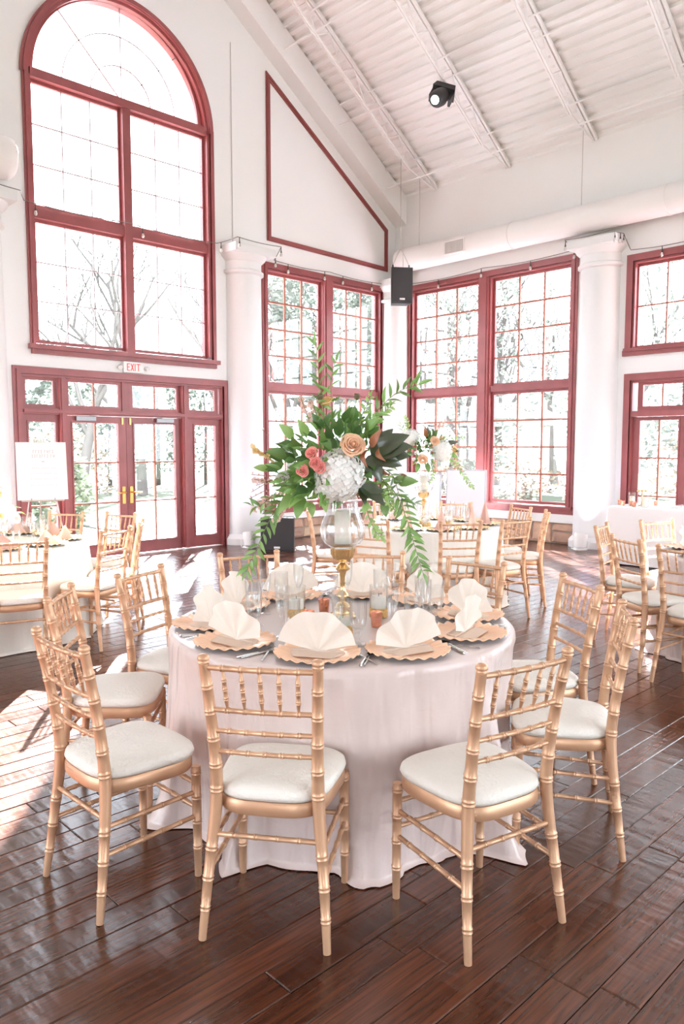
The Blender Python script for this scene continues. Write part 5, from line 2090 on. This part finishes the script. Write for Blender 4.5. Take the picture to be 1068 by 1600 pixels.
for (zc, x0, x1, hh) in ((.535, -.085, .115, .032), (.485, -.10, .14, .032)):
    x = x0
    while x < x1:
        k = rs.choice((0, 1, 2))
        if k == 0:
            b.box(x, x + .004, -.0075, -.006, zc - hh / 2, zc + hh / 2); b.box(x, x + .014, -.0075, -.006, zc + hh / 2 - .004, zc + hh / 2)
        elif k == 1:
            b.box(x, x + .004, -.0075, -.006, zc - hh / 2, zc + hh / 2); b.box(x + .012, x + .016, -.0075, -.006, zc - hh / 2, zc + hh / 2); b.box(x, x + .016, -.0075, -.006, zc - .002, zc + .002)
        else:
            b.box(x, x + .015, -.0075, -.006, zc - hh / 2, zc - hh / 2 + .004); b.box(x, x + .015, -.0075, -.006, zc + hh / 2 - .004, zc + hh / 2); b.box(x + .006, x + .010, -.0075, -.006, zc - hh / 2, zc + hh / 2)
        x += .026 if rs.random() > .12 else .04
b.box(.0, .03, -.0075, -.006, .42, .428)
for zc in (.35, .29, .23, .16):
    for k in range(14):
        if (k * 7 + int(zc * 100)) % 5:
            b.box(-.12 + k * .02, -.108 + k * .02, -.0072, -.006, zc, zc + .004)
b.xf(Msg)
b.build('lettering', 'sign_ink', SG)

# ------------------------------------------------------------------ white boards behind the far table
pmat('board_white', srgb(244, 244, 246), 0.45)
pmat('board_edge', srgb(206, 206, 210), 0.4, 0.2)


def board(x0, y0, x1, y1, h, label):
    c = Vector(((x0 + x1) / 2, (y0 + y1) / 2, 0))
    d = Vector((x1 - x0, y1 - y0, 0))
    L_ = d.length
    t = thing('display_board', label, 'board', c, math.atan2(d.y, d.x), 'white standing boards')
    b = MB(); b.box(-L_ / 2, L_ / 2, -.012, .012, .06, h); b.build('panel', 'board_white', t)
    b = MB()
    for q in ((-L_ / 2, -L_ / 2 + .02, .03, h), (L_ / 2 - .02, L_ / 2, .03, h), (-L_ / 2, L_ / 2, h - .02, h), (-L_ / 2, L_ / 2, .04, .06)):
        b.box(q[0], q[1], -.016, .016, q[2], q[3])
    b.build('frame', 'board_edge', t)
    for s in (-1, 1):
        b = MB(); b.box(s * (L_ / 2 - .05) - .02, s * (L_ / 2 - .05) + .02, -.18, .18, 0, .03); b.build('foot', 'board_edge', t)
    return t


board(10.55, 7.42, 10.35, 8.10, 1.16, 'white standing board behind the far table, beside the window post')
board(10.35, 8.22, 10.62, 9.25, 1.08, 'white standing board behind the far bouquet, nearer the corner')

# ------------------------------------------------------------------ festoon lights
pmat('bulb_glass', srgb(235, 232, 228), 0.2, Transmission_Weight=0.3)
pmat('socket_black', srgb(70, 64, 62), 0.6)


def festoon(pts, label, bulbs, up=None):
    t = thing('string_light', label, 'string light', pts[0], 0, 'festoon cables along the window heads')
    o = Vector(pts[0])
    path = []
    for a, b in zip(pts, pts[1:]):
        a, b = Vector(a), Vector(b)
        for k in range(8):
            q = k / 8
            path.append(a.lerp(b, q) - o - Vector((0, 0, .02 * (b - a).length * math.sin(PI * q))))
    path.append(Vector(pts[-1]) - o)
    m = MB(); m.tube(path, .006, 5); m.build('cable', 'dark_cable', t)
    for f in bulbs:
        i = f * (len(path) - 1)
        k = min(int(i), len(path) - 2)
        p = path[k].lerp(path[k + 1], i - k)
        s = MB(); s.tube([p, p - Vector((0, 0, .05)), p - Vector((0, 0, .085))], [.006, .007, .014], 8); s.build('socket', 'socket_black', t)
        MB().lathe([(0, 0), (.012, -.005), (.02, -.03), (.022, -.045), (.014, -.06), (0, -.066)], 12).build('bulb', 'bulb_glass', t, smooth=50, loc=p - Vector((0, 0, .085)))
    return t


festoon([(3.2, YW - .45, 4.66), (3.75, YW - .46, 4.60), (3.95, YW - .06, 4.62), (5.4, YW - .03, 4.64), (6.85, YW - .06, 4.62), (6.95, YW - .45, 4.66), (7.78, YW - .46, 4.66), (7.95, YW - .07, 4.55)], 'festoon cable across the arched window and the column capital', [.06, .3, .45, .6, .72, .86, .97])
festoon([(7.95, YW - .07, 4.55), (9.2, YW - .06, 4.56), (10.5, YW - .07, 4.55)], 'festoon cable along the head of the left twin window', [.12, .45, .62, .9])
festoon([(XW - .07, 9.45, 4.55), (XW - .06, 7.8, 4.57), (XW - .07, 6.08, 4.56), (XW - .44, 6.05, 4.63), (XW - .45, 5.32, 4.63), (XW - .2, 5.25, 4.62), (XW - .06, 5.2, 4.40), (XW - .06, 4.3, 4.38)], 'festoon cable along the side wall windows and right column', [.06, .14, .22, .3, .42, .62, .68, .72, .93])
# thin cable dropping down the gable wall beside the arch
o = MB(); o.tube([(0, 0, 0), (0, 0, 3.0)], .005, 6)
o = o.build('wall_cable', 'cable_grey', None, loc=(7.18, YW - .012, 4.66))
tag(o, 'thin pale cable running up the gable wall right of the arch', 'cable')

# ------------------------------------------------------------------ outdoors
pmat('lawn', srgb(60, 66, 48), 0.95, bump=(30, 0.4), vary=(0.6, 0.25))
pmat('bark_pale', srgb(84, 80, 77), 0.9, vary=(3, 0.15))
thin_mat('evergreen_leaf', srgb(88, 96, 86), 0.35, 0.6, vary=0.1)
thin_mat('shrub_leaf', srgb(90, 102, 78), 0.35, 0.6, vary=0.1)
thin_mat('dry_leaf', srgb(118, 106, 90), 0.4, 0.6, vary=0.1)
pmat('bin_green', srgb(60, 104, 78), 0.5)
pmat('pavilion_white', srgb(190, 188, 184), 0.7)
pmat('bounce_gravel', srgb(212, 213, 217), 0.9, bump=(20, 0.3))
g = MB()
N_ = 48
ring0 = [(4 + 90 * math.cos(2 * PI * k / N_), 4 + 90 * math.sin(2 * PI * k / N_), -.16) for k in range(N_)]
g.add(ring0, [tuple(range(N_))])
GR = g.build('ground', 'lawn')
tag(GR, 'pale winter lawn outside the windows', kind='structure')
b = MB(); b.box(-2, 7.3, YW + .3, YW + 3.4, -.15, -.11); b.box(7.3, 17, YW + .3, YW + 6.0, -.15, -.11); b.box(XW + .3, 17, -8, YW + .3, -.15, -.11)  # pale ground added along the walls to bounce sunlight onto the ceiling
o = b.build('bounce_paving', 'bounce_gravel'); tag(o, 'pale paving added outside the windows to bounce light up to the ceiling', kind='structure')


def bare_tree(x, y, h, label, seed, spread=1.0):
    rs = random.Random(seed)
    t = thing('bare_tree', label, 'tree', (x, y, -.16), rs.uniform(0, 6), 'bare trees outside')
    tr, br = MB(), MB()

    def grow(p, d, L, r, lev):
        n = 3
        pts, rad = [p], [r]
        q = p
        for k in range(n):
            d = (d + Vector((rs.uniform(-.22, .22), rs.uniform(-.22, .22), rs.uniform(-.05, .16)))).normalized()
            q = q + d * L / n
            pts.append(q)
            rad.append(r * (1 - .5 * (k + 1) / n))
        (tr if lev == 0 else br).tube(pts, rad, 7 if lev == 0 else (5 if lev < 3 else 3), cap=False)
        if lev >= 5:
            return
        for k in range(rs.choice((2, 3, 3)) if lev else 5):
            f = rs.uniform(.45, 1) if lev else rs.uniform(.4, 1)
            i = min(int(f * n), n - 1)
            a = rs.uniform(0, 2 * PI)
            nd = (d + Vector((math.cos(a), math.sin(a), rs.uniform(-.1, .5))) * rs.uniform(.5, 1.0) * spread).normalized()
            grow(pts[i].lerp(pts[i + 1], f * n - i), nd, L * rs.uniform(.55, .75), r * .5, lev + 1)

    grow(Vector((0, 0, 0)), Vector((0, 0, 1)), h * .42, h * .018, 0)
    tr.build('trunk', 'bark_pale', t, smooth=True)
    br.build('branches', 'bark_pale', t, smooth=True)


def leafy(x, y, h, rad, label, seed, mat='evergreen_leaf', n=2600, leaf=.16, cone=False, name='evergreen_tree', cat='tree', trunk=True, group=None, base=.12):
    rs = random.Random(seed)
    t = thing(name, label, cat, (x, y, -.16), 0, group)
    if trunk:
        m = MB(); m.tube([(0, 0, 0), (.05, 0, h * .5), (0, .05, h * .9)], [h * .02, h * .014, .02], 7); m.build('trunk', 'bark_pale', t, smooth=True)
    m = MB()
    for i in range(n):
        f = rs.random() ** (.75 if cone else .9)
        z = h * (base + (1 - base) * f)
        if cone:
            R0 = rad * (1 - f) + .05
        else:
            R0 = rad * math.sin(PI * min(1, .12 + f * .88)) ** .6 * (.75 + .5 * noise.noise(Vector((seed, f * 5, 0))))
        a = rs.uniform(0, 2 * PI)
        q = R0 * (1 - .55 * rs.random() ** 2) * (1 + .3 * noise.noise(Vector((math.cos(a) * 2, math.sin(a) * 2, f * 6 + seed))))
        c = Vector((q * math.cos(a), q * math.sin(a), z))
        d = Vector((math.cos(a) + rs.uniform(-.8, .8), math.sin(a) + rs.uniform(-.8, .8), rs.uniform(-.5, .8))).normalized()
        s = d.cross(Vector((rs.uniform(-1, 1), rs.uniform(-1, 1), rs.uniform(-1, 1)))).normalized()
        L_ = leaf * rs.uniform(.6, 1.3)
        m.add([c, c + d * L_ * .5 + s * L_ * .28, c + d * L_, c + d * L_ * .5 - s * L_ * .28], [(0, 1, 2, 3)])
    m.build('foliage', mat, t)
    return t


for i, (x, y, h, lab) in enumerate((
        (2.5, 24, 4.5, 'bare tree far behind the left sidelight'), (6.5, 27, 5.5, 'bare tree seen through the right door leaf'), (9.8, 21, 10, 'bare tree close outside the left twin window'),
        (13.5, 24, 11, 'bare tree behind the left twin window, farther right'), (12.5, 17, 9, 'bare tree outside the far corner'), (17, 20, 11, 'tall bare tree beyond the corner column'), (18.5, 13.5, 10, 'bare tree outside the side twin window'),
        (22, 17.5, 12, 'tall bare tree deep behind the side twin window'), (20, 9.5, 9, 'bare tree outside the right side door'), (5.0, 36, 7, 'large bare tree far behind the doors'))):
    bare_tree(x, y, h, lab, 100 + i)
rw = random.Random(77)
for i in range(20):
    a = R(rw.uniform(6, 56))
    d = rw.uniform(24, 38)
    bare_tree(1 + d * math.cos(a), 1 + d * math.sin(a), rw.uniform(8, 13), 'bare tree deep in the woods outside, %s' % ('slender and pale' if i % 2 else 'wide crowned'), 300 + i)
G = 'evergreens outside'
leafy(17.5, 8.4, 9.5, 2.6, 'glossy evergreen tree outside the high side window', 3, n=4200, leaf=.17, group=G)
leafy(16.6, 11.8, 7.5, 1.7, 'slim evergreen tree outside the right sash of the side twin window', 4, n=2200, leaf=.15, group=G)
leafy(17.2, 15.2, 8.5, 2.0, 'evergreen tree outside the left sash of the side twin window', 5, n=2400, leaf=.15, group=G)
leafy(14.7, 15.8, 10.5, 1.9, 'tall dense evergreen outside the far corner, placed to shade the far table', 21, n=5200, leaf=.24, group=G, base=.28)  # positioned and made dense to keep the sun off the far table
for i in range(9):
    a = R(58 + i * 3.6)
    leafy(2 + 33 * math.cos(a), 1 + 33 * math.sin(a), 4.6 + (i * 37 % 10) * .12, 2.2, 'pale tree in the row across the lawn, %s of nine from the right' % ('first', 'second', 'third', 'fourth', 'fifth', 'sixth', 'seventh', 'eighth', 'ninth')[i], 60 + i, n=1500, leaf=.26, group='row of trees across the lawn')
leafy(1.0, 33, 6, 3.4, 'rounded evergreen far behind the left door leaf', 6, n=2600, leaf=.35, group=G)
leafy(9, 38, 8, 4, 'rounded evergreen far behind the right sidelight', 7, n=2600, leaf=.4, group=G)
leafy(-5, 30, 7, 3.5, 'rounded evergreen at the far left of the lawn', 8, n=2200, leaf=.4, group=G)
leafy(4.9, 13.9, 1.0, .42, 'small conical shrub outside the left door leaf', 9, 'shrub_leaf', 1500, .07, True, 'conical_shrub', 'shrub', False, base=.02)
for i, (x, y, h, r, lab) in enumerate(((11.5, 26, 2.2, 3.2, 'pale thicket behind the left twin window'), (6.8, 15.5, 1.6, .8, 'bushy shrub outside the right sidelight'), (20, 14, 1.6, 3.0, 'dry thicket below the side twin window'), (19, 6.2, 2.6, 2.2, 'dry thicket outside the side door'), (2.5, 29, 1.8, 3.0, 'low hedge far across the lawn'), (24, 10, 2.5, 3.5, 'pale thicket far outside the side wall'))):
    leafy(x, y, h, r, lab, 40 + i, 'dry_leaf' if i in (0, 2, 3, 5) else 'shrub_leaf', 1800, .16, False, 'thicket', 'shrub', False, 'thickets outside', .0)
BN = thing('garden_bin', 'dark green bin standing far out on the lawn', 'bin', (6.3, 21.5, -.16))
MB().lathe([(0, 0), (.3, 0), (.36, .75), (.37, .8), (.0, .8)], 20).build('barrel', 'bin_green', BN, smooth=40)
MB().lathe([(.38, .8), (.38, .84), (.2, .93), (0, .95)], 20).build('lid', 'bin_green', BN, smooth=40)
PV = thing('garden_pavilion', 'white pavilion with posts outside the side twin window', 'pavilion', (25, 17.5, -.16), R(-50))
b = MB(); b.box(-2.2, 2.2, -1.5, 1.5, 0, .15); b.build('plinth', 'pavilion_white', PV)
for x in (-2, -.7, .7, 2):
    for y in (-1.3, 1.3):
        b = MB(); b.tube([(x, y, .15), (x, y, 2.5)], .13, 12); b.build('post', 'pavilion_white', PV, smooth=40)
b = MB(); b.box(-2.3, 2.3, -1.6, 1.6, 2.5, 2.75); b.build('beam', 'pavilion_white', PV)
b = MB(); b.add([(-2.5, -1.8, 2.75), (2.5, -1.8, 2.75), (2.5, 1.8, 2.75), (-2.5, 1.8, 2.75), (-1.2, 0, 3.7), (1.2, 0, 3.7)], [(0, 1, 5, 4), (2, 3, 4, 5), (1, 2, 5), (3, 0, 4), (0, 3, 2, 1)]); b.build('roof', 'pavilion_white', PV)
